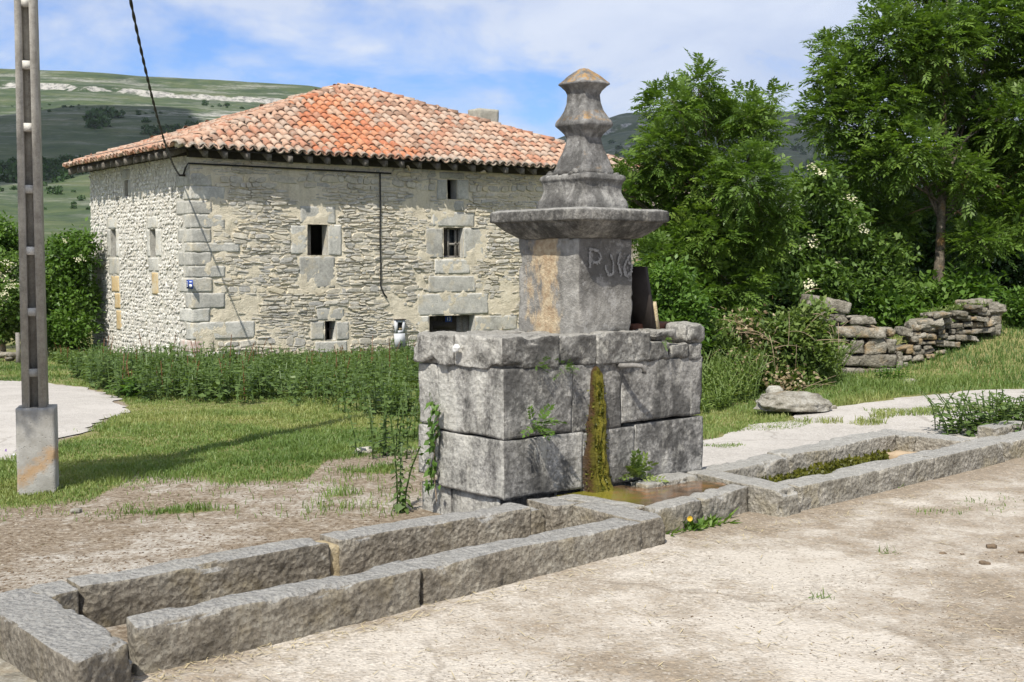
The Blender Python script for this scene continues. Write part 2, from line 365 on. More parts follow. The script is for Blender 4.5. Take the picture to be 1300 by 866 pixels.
M['pebble'] = stone_mat('pebble', (.30, .26, .2), (.42, .38, .32), (.55, .52, .47), scale=4, dark=.2)
M['straw'] = simple('dry_straw', (.42, .35, .21), .9, .35, 6)
M['twig'] = simple('dry_bramble_stem', (.33, .25, .17), .9, .3, 10)
M['bark'] = stone_mat('ash_bark', (.065, .055, .045), (.13, .11, .085), (.22, .19, .15), scale=2, pit=.3, lichen=.3, dark=.5, warm=(.42, .22, .055))
M['cement'] = stone_mat('cement_chimney', (.26, .25, .21), (.33, .32, .275), (.40, .385, .34), scale=1, pit=.1, lichen=.1, dark=.25)

def foliage(name, dark, mid, light, trans=.28, sc=.9):
    m, t, b = newmat(name); tint = t.attr('tint'); p = t.pos()
    f = t.math('ADD', t.math('MULTIPLY', tint, .75), t.math('MULTIPLY', t.math('SUBTRACT', t.noise(p, sc, 2), .5), .6))
    c = t.ramp(f, [(.0, dark), (.45, mid), (1.0, light)])
    t.put(b.inputs['Base Color'], c); b.inputs['Roughness'].default_value = .48; b.inputs['Specular IOR Level'].default_value = .32
    tr = t.node('ShaderNodeBsdfTranslucent'); t.put(tr.inputs[0], t.mix(1.0, c, (1.25, 1.35, .55), 'MULTIPLY'))
    mx = t.node('ShaderNodeMixShader'); mx.inputs[0].default_value = trans
    t.l.new(b.outputs[0], mx.inputs[1]); t.l.new(tr.outputs[0], mx.inputs[2]); t.l.new(mx.outputs[0], t.n['Material Output'].inputs[0])
    return m
M['ash'] = foliage('ash_leaves', (.05, .10, .015), (.122, .20, .034), (.245, .32, .07), .37)
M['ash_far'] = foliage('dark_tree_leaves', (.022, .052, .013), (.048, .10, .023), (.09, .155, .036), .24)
M['elder'] = foliage('elder_leaves', (.055, .105, .022), (.115, .19, .042), (.20, .28, .07), .34)
M['bush'] = foliage('bush_leaves', (.045, .10, .016), (.105, .19, .034), (.20, .29, .065), .34)
M['bramble'] = foliage('bramble_leaves', (.07, .115, .03), (.14, .20, .05), (.26, .29, .10), .32)
M['nettle'] = foliage('nettle_leaves', (.05, .09, .024), (.105, .16, .045), (.19, .24, .08), .26)
M['fern'] = foliage('fern_leaves', (.06, .12, .02), (.10, .18, .03), (.17, .26, .05), .25)
M['grass'] = foliage('grass_blades', (.075, .135, .03), (.15, .215, .055), (.33, .32, .12), .28, .6)
M['docks'] = foliage('rusty_dock_seed', (.10, .045, .02), (.17, .08, .035), (.25, .15, .06), .2)
M['flower'] = foliage('cream_elder_flower', (.42, .40, .24), (.58, .56, .38), (.72, .71, .56), .2)
M['yellow'] = simple('yellow_petal', (.55, .36, .03), .7, .1)
M['purple'] = simple('purple_petal', (.22, .09, .42), .7, .1)
M['deadleaf'] = foliage('dead_brown_leaves', (.20, .14, .08), (.30, .235, .14), (.42, .36, .23), .2)
M['algae'] = foliage('trough_algae', (.045, .055, .009), (.105, .11, .014), (.20, .19, .025), .2, 3)

def moss_mat():
    m, t, b = newmat('wet_moss'); p = t.pos(); e = t.attr('edge')
    n = t.noise(p, 28, 6, .72); f = t.math('ADD', e, t.math('MULTIPLY', t.math('SUBTRACT', n, .5), .55))
    c = t.ramp(f, [(.04, (.17, .16, .15)), (.16, (.10, .07, .045)), (.32, (.095, .052, .02)), (.46, (.12, .105, .013)), (.76, (.175, .158, .018)), (1.0, (.25, .22, .026))])
    finish(t, b, c, t.bump(t.math('ADD', n, t.noise(p, 90, 4, .7)), 1.0, .03), .6); return m
M['moss'] = moss_mat()
def water_mat():
    m, t, b = newmat('shallow_rusty_water'); p = t.pos(); n = t.noise(p, 7, 6, .65, dist=.5)
    q = t.vmath('SUBTRACT', p, tuple(F(.6, -.15, .2))); dl = t.vmath('LENGTH', q)
    g_ = t.rng(t.math('ADD', dl, t.math('MULTIPLY', t.math('SUBTRACT', n, .5), .5)), .40, .18)
    c = t.ramp(n, [(.36, (.07, .045, .026)), (.5, (.135, .09, .055)), (.62, (.25, .12, .05))])
    c = t.mix(t.math('MULTIPLY', g_, .85), c, (.19, .175, .02))
    finish(t, b, c, t.bump(t.noise(p, 16, 3), .15, .01), .12); b.inputs['Specular IOR Level'].default_value = .5; return m
M['water'] = water_mat()
def sediment_mat():
    m, t, b = newmat('trough_sediment'); p = t.pos(); n = t.noise(p, 5, 6, .65)
    finish(t, b, t.ramp(n, [(.35, (.24, .17, .105)), (.6, (.40, .31, .21))]), t.bump(n, .5, .03)); return m
M['sediment'] = sediment_mat()

def concrete_mat(name, pale, warm, dirt, dirtlo, dirthi, grain=1.0):
    m, t, b = newmat(name); p = t.pos()
    n = t.noise(p, .55, 7, .62); fine = t.noise(t.scale(p, (1, 1, 1)), 22, 5, .75, off=3); mid = t.noise(p, 3.6, 6, .7, off=8)
    agg = t.voro(p, 55, out='Color'); sp = t.node('ShaderNodeSeparateColor'); t.put(sp.inputs[0], agg)
    base = t.mix(t.rng(mid, .38, .62), pale, warm)
    base = t.mix(t.math('MULTIPLY', t.rng(sp.outputs[0], .6, .8), .7*grain), base, tuple(min(.75, c*1.35) for c in pale))
    base = t.mix(t.math('MULTIPLY', t.rng(sp.outputs[1], .74, .95), .4*grain), base, tuple(c*.45 for c in warm))
    dm = t.math('ADD', t.math('MULTIPLY', n, .62), t.math('ADD', t.math('MULTIPLY', mid, .22), t.math('MULTIPLY', fine, .16)))
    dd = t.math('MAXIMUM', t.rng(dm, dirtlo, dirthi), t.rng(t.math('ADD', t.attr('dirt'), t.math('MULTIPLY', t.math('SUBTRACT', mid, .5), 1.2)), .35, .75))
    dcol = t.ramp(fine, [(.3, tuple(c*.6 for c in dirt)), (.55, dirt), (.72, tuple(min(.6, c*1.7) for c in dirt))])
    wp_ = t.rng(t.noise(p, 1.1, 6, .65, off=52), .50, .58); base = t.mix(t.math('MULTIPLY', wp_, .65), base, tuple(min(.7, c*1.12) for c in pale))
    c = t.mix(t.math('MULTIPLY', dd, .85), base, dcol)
    s2_ = t.node('ShaderNodeSeparateColor'); t.put(s2_.inputs[0], t.voro(t.scale(p, (1, .7, 1)), 95, out='Color'))
    c = t.mix(t.math('MULTIPLY', t.rng(s2_.outputs[0], .90, .95), .40*min(1, grain)), c, (.56, .52, .46)); c = t.mix(t.math('MULTIPLY', t.rng(s2_.outputs[1], .90, .95), .5*min(1, grain)), c, tuple(x*.42 for x in dirt))
    # fine cracks in the worn slab
    wob = t.vmath('ADD', p, t.node('ShaderNodeCombineXYZ').outputs[0]); wn2 = t.node('ShaderNodeTexNoise'); t.put(wn2.inputs['Vector'], p); wn2.inputs['Scale'].default_value = 2.2; wn2.inputs['Detail'].default_value = 5
    wob = t.vmath('ADD', p, t.vmath('MULTIPLY', wn2.outputs['Color'], (.5, .5, 0)))
    ck = t.math('MULTIPLY', t.rng(t.voro(wob, .42, 'DISTANCE_TO_EDGE'), .010, .003), t.rng(t.noise(p, .8, 3, .5, off=71), .47, .55))
    c = t.mix(t.math('MULTIPLY', ck, .38), c, tuple(x*.6 for x in dirt))
    # dry crumbs lying on it
    cr = t.rng(t.noise(p, 42, 3, .8, off=19), .66, .71)
    c = t.mix(t.math('MULTIPLY', cr, .8), c, tuple(x*.45 for x in dirt))
    wv = t.rng(t.noise(p, 36, 4, .8, off=29), .65, .70); c = t.mix(t.math('MULTIPLY', wv, .6), c, (.62, .58, .52))
    finish(t, b, c, t.bump(t.math('ADD', t.math('MULTIPLY', fine, 1.0), t.math('MULTIPLY', t.voro(p, 55), .8)), .7, .012), .95); return m, t, c
M['apron'], _t, _c = concrete_mat('worn_concrete_apron', (.41, .372, .322), (.35, .31, .258), (.225, .178, .126), .475, .565, .8)
M['road'], _t, _c = concrete_mat('pale_concrete_road', (.40, .375, .345), (.35, .325, .295), (.27, .235, .19), .58, .72, .6)
def ground_mat():
    m, t, b = newmat('ground_earth_and_turf'); p = t.pos(); gm = t.attr('grass'); pm = t.attr('pale')
    fine = t.noise(p, 26, 6, .78); mid = t.noise(p, 4.2, 6, .68, off=4); big = t.noise(p, .7, 5, .6, off=9)
    dirt = t.ramp(fine, [(.34, (.12, .088, .058)), (.46, (.21, .162, .112)), (.56, (.31, .255, .19)), (.68, (.48, .43, .36))])
    pale = t.ramp(fine, [(.36, (.24, .195, .145)), (.48, (.39, .345, .29)), (.62, (.55, .52, .465))])
    pf = t.rng(t.math('ADD', pm, t.math('MULTIPLY', t.math('SUBTRACT', mid, .5), 1.6)), .35, .7)
    c = t.mix(pf, dirt, pale)
    turf = t.ramp(t.math('ADD', t.math('MULTIPLY', mid, .5), t.math('ADD', t.math('MULTIPLY', big, .3), t.math('MULTIPLY', fine, .2))),
                  [(.36, (.10, .125, .035)), (.47, (.18, .185, .065)), (.56, (.26, .235, .10)), (.66, (.36, .31, .16))])
    far = t.rng(t.vmath('LENGTH', p), 45, 70)
    turf = t.mix(far, turf, (.075, .115, .03))
    gf = t.rng(t.math('ADD', gm, t.math('MULTIPLY', t.math('SUBTRACT', mid, .5), .9)), .35, .62)
    c = t.mix(gf, c, turf)
    finish(t, b, c, t.bump(t.math('ADD', fine, t.math('MULTIPLY', mid, 1.5)), .9, .03), .95); return m
M['ground'] = ground_mat()
def hill_mat():
    m, t, b = newmat('limestone_hillside'); p = t.pos(); cl = t.attr('cliff'); sc_ = t.attr('scree')
    n = t.noise(p, .012, 7, .62); fine = t.noise(t.scale(p, (1, 1, 2.5)), .05, 6, .72, off=3)
    green = t.ramp(t.math('ADD', t.math('MULTIPLY', n, .55), t.math('MULTIPLY', fine, .45)),
                   [(.36, (.022, .040, .016)), (.46, (.042, .066, .024)), (.54, (.064, .086, .032)), (.66, (.10, .106, .046))])
    # limestone showing through the thin turf, in level bands
    rk = t.noise(t.scale(p, (.35, .35, 3.0)), .055, 6, .75, off=7)
    rf = t.math('MULTIPLY', t.rng(rk, .50, .60), sc_)
    rock = t.ramp(t.noise(t.scale(p, (1, 1, .4)), .22, 6, .75, off=5), [(.36, (.10, .10, .095)), (.5, (.30, .29, .265)), (.66, (.44, .42, .38))])
    c = t.mix(rf, green, rock)
    c = t.mix(t.rng(t.math('ADD', cl, t.math('MULTIPLY', t.math('SUBTRACT', fine, .5), 1.3)), .42, .58), c, rock)
    dots = t.math('MULTIPLY', t.rng(t.noise(p, .11, 4, .7, off=15), .57, .64), .7)
    c = t.mix(dots, c, (.03, .048, .025))
    finish(t, b, c, t.bump(fine, .6, 3.0)); return m
M['hill'] = hill_mat()
def tile_mat(name, island):
    m, t, b = newmat(name); p = t.pos(); r = t.island() if island else t.objrand()
    rr = t.math('FRACT', t.math('ADD', t.math('MULTIPLY', r, 7.31), 0.0))
    old = t.ramp(r, [(0, (.36, .185, .12)), (.18, (.42, .27, .19)), (.36, (.43, .275, .195)), (.52, (.27, .17, .12)), (.66, (.42, .31, .235)), (.82, (.36, .27, .21)), (1, (.42, .215, .13))], 'CONSTANT')
    new = t.ramp(r, [(0, (.43, .17, .085)), (.3, (.46, .215, .12)), (.6, (.39, .15, .08)), (.8, (.40, .26, .18))], 'CONSTANT')
    rel = t.vmath('SUBTRACT', p, tuple(HC)); u = t.vmath('DOT_PRODUCT', rel, tuple(HU1)); v = t.vmath('DOT_PRODUCT', rel, tuple(HU2))
    mu = t.math('MULTIPLY', t.rng(t.math('ADD', u, t.math('MULTIPLY', v, -.35)), 2.6, 3.8), t.rng(t.math('ADD', u, t.math('MULTIPLY', v, -.1)), 6.8, 5.0))
    mu = t.math('MULTIPLY', mu, t.rng(v, 3.2, 2.4)); mu = t.rng(t.math('ADD', mu, t.math('MULTIPLY', t.math('SUBTRACT', rr, .5), .8)), .52, .60)
    c = t.mix(mu, old, new)
    n = t.noise(p, 9, 6, .72); c = t.mix(1.0, c, t.ramp(n, [(.3, .72), (.5, 1.0), (.7, 1.22)]), 'MULTIPLY')
    li = t.rng(t.noise(p, 6, 7, .75, off=12), .55, .63); c = t.mix(t.math('MULTIPLY', li, .45), c, (.38, .34, .29))
    dk = t.rng(t.noise(p, 3.2, 7, .75, off=32), .57, .68); c = t.mix(t.math('MULTIPLY', dk, .7), c, (.075, .062, .052))
    ev = t.rng(t.math('ADD', v, t.math('MULTIPLY', n, .3)), -.30, -.42)
    c = t.mix(t.math('MULTIPLY', ev, .75), c, t.ramp(t.noise(p, 22, 6, .75), [(.38, (.11, .10, .085)), (.6, (.42, .40, .35))]))
    finish(t, b, c, t.bump(t.noise(p, 40, 5, .7), .5, .01)); return m
M['tile'] = tile_mat('clay_roof_tile', False); M['tiles'] = tile_mat('clay_roof_tiles', True)
def rubble_mat(name, island, ramp_):
    m, t, b = newmat(name); p = t.pos(); r = t.island() if island else t.objrand()
    c = t.ramp(r, ramp_); n = t.noise(p, 13, 6, .7)
    c = t.mix(1.0, c, t.ramp(n, [(.3, .68), (.5, 1.0), (.7, 1.25)]), 'MULTIPLY')
    li = t.rng(t.noise(p, 4.5, 6, .7, off=11), .55, .66); c = t.mix(t.math('MULTIPLY', li, .35), c, (.50, .43, .29))
    finish(t, b, c, t.bump(t.noise(t.scale(p, (1, 1, 2.5)), 28, 6, .75), .8, .02)); return m
RF = [(0, (.36, .345, .31)), (.2, (.56, .515, .42)), (.4, (.45, .435, .40)), (.55, (.61, .54, .40)), (.7, (.39, .38, .355)), (.85, (.58, .54, .455)), (1, (.51, .475, .39))]
M['rub'] = rubble_mat('rubble_stone', False, RF); M['rubs'] = rubble_mat('rubble_stones', True, RF)
WF = [(0, (.48, .46, .42)), (.3, (.60, .58, .53)), (.6, (.66, .64, .59)), (.8, (.54, .51, .45)), (1, (.70, .68, .63))]
M['wrubs'] = rubble_mat('pale_rubble_stones', True, WF)
def mortar_mat(name, a, b_, c_):
    m, t, b = newmat(name); p = t.pos(); n = t.noise(p, 2.2, 7, .68); f = t.noise(p, 24, 6, .75, off=5)
    c = t.ramp(t.math('ADD', t.math('MULTIPLY', n, .5), t.math('MULTIPLY', f, .5)), [(.34, a), (.5, b_), (.64, c_)])
    st = t.rng(t.noise(t.scale(p, (3, 3, .35)), 1.2, 5, .6, off=31), .58, .72); c = t.mix(t.math('MULTIPLY', st, .35), c, (.20, .18, .145))
    finish(t, b, c, t.bump(t.math('ADD', f, n), .9, .035)); return m
M['mortar'] = mortar_mat('cream_lime_mortar', (.46, .41, .315), (.64, .575, .445), (.74, .68, .55))
M['wmortar'] = mortar_mat('pale_lime_mortar', (.32, .30, .26), (.50, .48, .42), (.60, .58, .52))
# mortar colour runs unchanged up to the eaves; the dark band there is wall_plate

# ------------------------------------------------------------------ ground
INS = lambda poly, x, y: _inside(np.asarray(poly, float), np.asarray(x, float), np.asarray(y, float))
def _inside(P, x, y):
    r = np.zeros(x.shape, bool); n = len(P); j = n-1
    for i in range(n):
        c = ((P[i, 1] > y) != (P[j, 1] > y)) & (x < (P[j, 0]-P[i, 0])*(y-P[i, 1])/(P[j, 1]-P[i, 1]+1e-12)+P[i, 0]); r ^= c; j = i
    return r
ROAD = [tuple(Pg(*q)[:2]) for q in [(0, 586), (40, 574), (80, 560), (115, 545), (143, 530), (156, 516), (152, 506), (128, 497), (100, 491), (60, 486), (0, 484)]]
ROAD = ROAD+[(-16, 19.5), (-20, 17), (-16, 14), (-9, 11.2)]
PATH = [tuple(Pg(*q)[:2]) for q in [(858, 600), (890, 571), (905, 556), (955, 543), (1010, 527), (1065, 516), (1120, 508), (1180, 501), (1240, 497), (1300, 495)]]
PATH = PATH+[(14, 17.8), (18, 14.5), (12, 11.8), tuple(Fxy(5.8, .25)), tuple(Fxy(5.0, .1)), tuple(Fxy(4.9, -.05)), tuple(Fxy(3.2, -.1)), tuple(Fxy(1.9, -.1))]
APRON = [(-7, -14), (14, -14), (20, 6), (16, 12.5), tuple(Fxy(6.0, -.3)), tuple(Fxy(4.97, -.2)), tuple(Fxy(4.9, -.6)), tuple(Fxy(1.65, -.75)), tuple(Fxy(1.6, -.45)), tuple(Fxy(.4, -.45)), tuple(Fxy(.3, -.85)), tuple(Fxy(-3.0, -.9)), tuple(Fxy(-3.15, -1.25)), tuple(Fxy(-4.6, -1.3)), (-7, 3)]
LAWN_EDGE = np.array([Pg(*q)[:2] for q in [(0, 652), (60, 645), (115, 636), (150, 616), (230, 605), (330, 612), (390, 607), (410, 590), (470, 578), (540, 572)]])
def grass_mask(x, y):
    x = np.asarray(x, float); y = np.asarray(y, float)
    yl = np.interp(x, LAWN_EDGE[:, 0], LAWN_EDGE[:, 1]); j = .45*fbm2(x, y, 1.3, 4, 11)
    m = S((y-yl+j*1.6)/1.7+.42)
    m = np.where((x > .5) & (y < 13.0), m*S((y-12)/1.2), m)
    # tufts left standing on the bare ground and along the path
    for px, py, rx, ry in [(500, 600, .38, .35), (437, 629, .28, .2), (250, 648, .5, .14), (55, 692, .14, .1), (640, 560, .3, .5), (925, 567, .40, .22), (950, 550, .35, .25), (1005, 545, .35, .16), (905, 585, .2, .2), (1040, 551, .2, .12), (905, 548, .5, .3)]:
        q = Pg(px, py); m = np.maximum(m, S((1.25-np.hypot((x-q[0])/rx, (y-q[1])/ry)+.9*fbm2(x, y, 3.5, 4, 23))/1.1)*.85)
    m = np.where(y < 7, 0, m)
    m = np.where(INS(ROAD, x+.12*fbm2(x, y, 2.5, 3, 8), y+.2*fbm2(x, y, 2.5, 3, 9)), 0, m)
    return m
def on_path(x, y): return INS(PATH, x+.15*fbm2(x, y, 2, 3, 18), y+.25*fbm2(x, y, 2, 3, 19))
rings = np.concatenate([[.4, .8, 1.3], np.geomspace(1.9, 60, 300), np.geomspace(63, 2900, 46)])
ang = np.concatenate([np.linspace(-27, 27, 420), np.linspace(28.5, 331.5, 102)])*math.pi/180
R_, A_ = np.meshgrid(rings, ang, indexing='ij'); GX = R_*np.sin(A_); GY = R_*np.cos(A_); GZ = ground_z(GX, GY)
idx = np.arange(GX.size).reshape(GX.shape); nx_ = np.roll(idx, -1, 1)
GQ = np.stack([idx[:-1], nx_[:-1], nx_[1:], idx[1:]], -1).reshape(-1, 4)
gmask = grass_mask(GX, GY); 
bare_pale = np.clip(.36+.5*fbm2(GX, GY, .9, 3, 31)+.35*S((GX+.6)/.8)*(GY < 12), 0, 1)
gv = np.stack([GX, GY, GZ], -1).reshape(-1, 3)
ctr = np.array([[0, 0, float(ground_z(0, 0))]])
gme = mesh('ground', np.concatenate([gv, ctr]), np.concatenate([GQ, np.stack([np.full(len(ang), len(gv)), idx[0], nx_[0], nx_[0]], 1)])[:len(GQ)], M['ground'], True,
           {'grass': np.append(gmask.ravel(), 0), 'pale': np.append(bare_pale.ravel(), 0)})
obj('ground', gme, kind='structure')

def sheet(name, poly, res, lift, mat, near=None, jit=.06, label=None):
    P = np.asarray(poly, float); pts = []
    n = len(P)
    for i in range(n):
        a, b = P[i], P[(i+1) % n]; L = np.linalg.norm(b-a); fine = res if np.hypot(*((a+b)/2)) < 22 else res*4
        k = max(1, int(L/fine)); tt = np.arange(k)/k; pts.append(a+(b-a)*tt[:, None])
    B = np.concatenate(pts); r = np.hypot(B[:, 0], B[:, 1])
    B = B+np.stack([fbm2(B[:, 0], B[:, 1], 2.2, 4, 61), fbm2(B[:, 0], B[:, 1], 2.2, 4, 62)], 1)*jit*2
    lo, hi = B.min(0), B.max(0); g = res*2.2
    XX, YY = np.meshgrid(np.arange(lo[0], hi[0], g), np.arange(lo[1], hi[1], g)); I = np.stack([XX.ravel(), YY.ravel()], 1)
    I = I+rng.uniform(-.3, .3, I.shape)*g
    rr = np.hypot(I[:, 0], I[:, 1]); fr = np.abs(I[:, 0]) < .5*np.abs(I[:, 1])+1.5
    keep = INS(B, I[:, 0], I[:, 1]) & ((fr & (I[:, 1] > 1.5)) | (rng.random(len(I)) < .05)); I = I[keep]
    V = [Vector(v) for v in np.concatenate([B, I])]; nb = len(B)
    vo, _, fo, *_ = geometry.delaunay_2d_cdt(V, [(i, (i+1) % nb) for i in range(nb)], [], 1, 1e-4)
    vo = np.array([tuple(v) for v in vo]); z = ground_z(vo[:, 0], vo[:, 1])+lift
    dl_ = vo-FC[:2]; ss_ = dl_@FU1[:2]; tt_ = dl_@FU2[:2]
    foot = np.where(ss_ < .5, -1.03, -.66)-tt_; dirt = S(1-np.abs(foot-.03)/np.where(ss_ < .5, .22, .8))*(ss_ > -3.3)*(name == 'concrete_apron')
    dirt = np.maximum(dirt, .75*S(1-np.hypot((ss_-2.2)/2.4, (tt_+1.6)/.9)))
    for ln_, wd_, am_ in (([(1300, 625), (1180, 690), (1060, 760), (960, 800), (860, 866)], .10, .62), ([(672, 738), (715, 790), (760, 850), (790, 900)], .09, .6), ([(1060, 720), (1000, 700), (900, 690)], .16, .5), ([(1300, 780), (1100, 866)], .25, .5)):
        pq_ = np.array([Pg(*q)[:2] for q in ln_])
        for q0_, q1_ in zip(pq_[:-1], pq_[1:]):
            w_ = np.clip(((vo-q0_)@(q1_-q0_))/((q1_-q0_)@(q1_-q0_)), 0, 1); dirt = np.maximum(dirt, am_*S(1.2-np.linalg.norm(vo-q0_-w_[:, None]*(q1_-q0_), axis=1)/wd_)*(name == 'concrete_apron'))
    me = mesh(name, np.column_stack([vo, z]), [tuple(f) for f in fo], mat, True, {'dirt': dirt})
    # a skirt would never show: the sheet is a skin of worn concrete
    return obj(name, me, kind='structure')
sheet('concrete_apron', APRON, .16, .022, M['apron'])
sheet('concrete_road', ROAD, .13, .012, M['road'], jit=.2)
sheet('concrete_path', PATH, .16, .012, M['road'], jit=.12)

# ------------------------------------------------------------------ hills
def hill(name, R, Y0, Yr, cl0, cl1, seed, scree, px0=-1300, px1=2600, na=420, nr=150):
    pxs = np.linspace(px0, px1, na); Rp = np.interp(pxs, [a for a, _ in R], [b for _, b in R])
    v = np.concatenate([np.linspace(0, 1, nr), 1+np.linspace(.02, .2, 8)])
    V_, PX = np.meshgrid(v, pxs, indexing='ij'); Y = Y0+(Yr-Y0)*V_
    Rg = np.broadcast_to(Rp, V_.shape)
    X = (PX-650)/FPX*Y
    base = np.where(V_ < .62, .78*(V_/.62)**1.15, np.where(V_ < .94, .78+.17*(V_-.62)/.32, .95+.05*S((V_-.94)/.06)))
    w1 = fbm2(X, Y, 1/180., 4, seed); jag = fbm2(X, Y, 1/22., 4, seed+5)
    c0 = cl0+w1*.035+.012*jag; cw = .006
    step = S((V_-c0)/cw)
    elev = -(5.75*FPX/Y0)*(1-S(V_/.12))+Rg*(base*(1-.0)*1.0)
    elev = elev-cl1*(1-step)*S((V_-.3)/.3)
    c2 = cl0-.17+.05*w1+.01*jag; elev = elev-2.2*(1-S((V_-c2)/.01))*S((V_-.3)/.3)
    z = EYE+Y*elev/FPX+ (5.5*fbm2(X, Y, 1/130., 4, seed+9)+1.6*jag)*S(V_*3)*np.where(V_ > .97, .35, 1)
    z = np.where(V_ > 1, z-(V_-1)*Yr*.10, z)
    cliff = np.exp(-((V_-c0-cw*.5)/(cw*.95))**2)*np.clip(.75+1.1*fbm2(X, Y, 1/70., 4, seed+21), .25, 1)
    sc_ = scree*np.clip(.25+1.5*np.exp(-((V_-c2)/.05)**2)*S(w1*2+.6)+.35*np.exp(-((V_-c0-.06)/.03)**2), 0, 1)
    i = np.arange(X.size).reshape(X.shape); Q = np.stack([i[:-1, :-1], i[:-1, 1:], i[1:, 1:], i[1:, :-1]], -1).reshape(-1, 4)
    me = mesh(name, np.stack([X, Y, z], -1).reshape(-1, 3), Q, M['hill'], True, {'cliff': cliff.ravel(), 'scree': sc_.ravel()})
    obj(name, me, kind='structure')
    def at(px, vv):
        a = int(round((px-px0)/(px1-px0)*(na-1))); b = int(round(np.interp(vv, v, np.arange(len(v)))))
        return np.array([X[b, a], Y[b, a], z[b, a]])
    return at
h1 = hill('hillside', [(-1400, 200), (-400, 235), (0, 243), (100, 240), (200, 233), (300, 228), (400, 221), (470, 205), (560, 150), (650, 95), (760, 40), (900, 8), (2900, 6)], 75, 1250, .885, 7, 3, 1.0)
h2 = hill('far_hillside', [(-1400, 20), (300, 40), (560, 95), (640, 130), (715, 158), (750, 174), (790, 187), (850, 190), (1000, 189), (1040, 180), (1070, 163), (1150, 150), (1300, 140), (1700, 150), (2900, 120)], 300, 2300, .89, 9, 13, .8)
# clouds that drift between sun and hill; they stand out of the picture, overhead
def cloud(name, target, hgt, rx, ry, rz, seed, label):
    k = (hgt-target[2])/(-TRAVEL.z); c = np.array(target)-np.array(TRAVEL)*k
    p, q = box_grid(2, 2, 2, .12); p = nrm(p); n = p.copy(); p = p*(1+.42*fbm(n*2.2+seed, 4, seed))[:, None]
    p = p*np.array([rx, ry, rz]); m, t, b = newmat('cloud_vapour'); b.inputs['Base Color'].default_value = (.85, .86, .88, 1)
    obj(name, mesh(name, p+c, q, m, True), None, label, 'cloud', 'clouds drifting overhead')
cloud('cloud', h1(-14, .50), 700, 84, 330, 22, 4, 'white flat cloud drifting over the left hillside and shading its slope')
cloud('cloud', h2(930, .8), 1100, 420, 620, 40, 9, 'broad white cloud drifting over the far ridge and shading all of it')

# ------------------------------------------------------------------ leaves
def diamonds(base, d, side, L, W, fold=.0):
    """one leaf blade each: four corners, base - side - tip - side"""
    L = np.asarray(L).reshape(-1, 1); W = np.asarray(W).reshape(-1, 1); up = np.cross(side, d)
    a = base+d*L*.42+side*W*.5+up*L*fold; b = base+d*L; c = base+d*L*.42-side*W*.5+up*L*fold
    V = np.stack([base, a, b, c], 1).reshape(-1, 3); Fq = np.arange(len(V)).reshape(-1, 4); return V, Fq
def rand_dirs(n): return nrm(rng.normal(size=(n, 3)))
def compound(pos, d, L, pairs=4, ratio=.36, wr=.36):
    """feathered leaves: pairs of leaflets along a drooping stalk and one at the tip"""
    n = len(pos); up = np.tile([0, 0, 1.], (n, 1))+.35*rng.normal(size=(n, 3)); side = nrm(np.cross(d, up)); nrm_ = np.cross(side, d)
    B = []; D = []; SD = []; LL = []
    fr = np.linspace(.3, .92, pairs)
    for k, f in enumerate(fr):
        base = pos+d*(L*f)[:, None]+np.array([0, 0, -1.])*(L*.22*f*f)[:, None]
        for s in (-1, 1):
            dd = nrm(d*.62+side*s*.85+np.array([0, 0, -.22])+.12*rng.normal(size=(n, 3)))
            B.append(base); D.append(dd); SD.append(nrm(np.cross(dd, nrm_)+.25*rng.normal(size=(n, 3)))); LL.append(L*ratio*(1-.25*abs(f-.55)))
    base = pos+d*L[:, None]*.95+np.array([0, 0, -1.])*(L*.22)[:, None]; dd = nrm(d+np.array([0, 0, -.5]))
    B.append(base); D.append(dd); SD.append(side); LL.append(L*ratio)
    m = len(B); B = np.stack(B, 1).reshape(-1, 3); D = np.stack(D, 1).reshape(-1, 3); SD = np.stack(SD, 1).reshape(-1, 3); LL = np.stack(LL, 1).reshape(-1)
    V, Fq = diamonds(B, D, SD, LL, LL*wr, .05); return V, Fq, np.repeat(np.arange(n), m*4)
def clump_points(clumps, n, shell=.5):
    C = np.array([c[:3] for c in clumps]); R = np.array([c[3:6] for c in clumps]); wgt = R.prod(1)**.72; k = rng.choice(len(C), n, p=wgt/wgt.sum())
    u = rand_dirs(n); r = (rng.random(n)**shell)[:, None]
    bump = 1+.32*fbm(u*2.5+k[:, None]*7.1, 2, 5)[:, None]
    return C[k]+u*r*R[k]*bump, u, k
def limbs(base, clumps, r0, fork, seed, sag=.0, lean=(0, 0)):
    """trunk to a fork, then tapering limbs to the clumps"""
    rs = np.random.default_rng(seed); base = np.asarray(base, float); fork = np.asarray(fork, float); parts = []
    m = (base+fork)/2+rs.normal(size=3)*np.array([.06, .06, 0])*np.linalg.norm(fork-base)
    tp = bezier([base, m, fork], 10); top = [c for c in clumps]
    tr = np.linspace(r0*1.15, r0*.62, 10); tr[0] *= 1.25
    parts.append(tube(tp, tr, 9, False))
    for c in top:
        e = np.array(c[:3]); k = rs.uniform(.62, 1.0); st = tp[min(9, int(k*9))]; ln = np.linalg.norm(e-st)
        mid = (st+e)/2+np.array([0, 0, .18*ln])+rs.normal(size=3)*.07*ln
        pts = bezier([st, mid, e], 9); rr = np.linspace(r0*.30, r0*.05, 9)*min(1.1, .45+ln/4)
        parts.append(tube(pts, rr, 6, False))
        for _ in range(4):
            a = pts[rs.integers(4, 9)]; tip = e+rs.normal(size=3)*np.array(c[3:6])*.55
            parts.append(tube(bezier([a, (a+tip)/2+rs.normal(size=3)*.05, tip], 5), np.linspace(r0*.10, r0*.025, 5), 4, False))
    return join(parts)
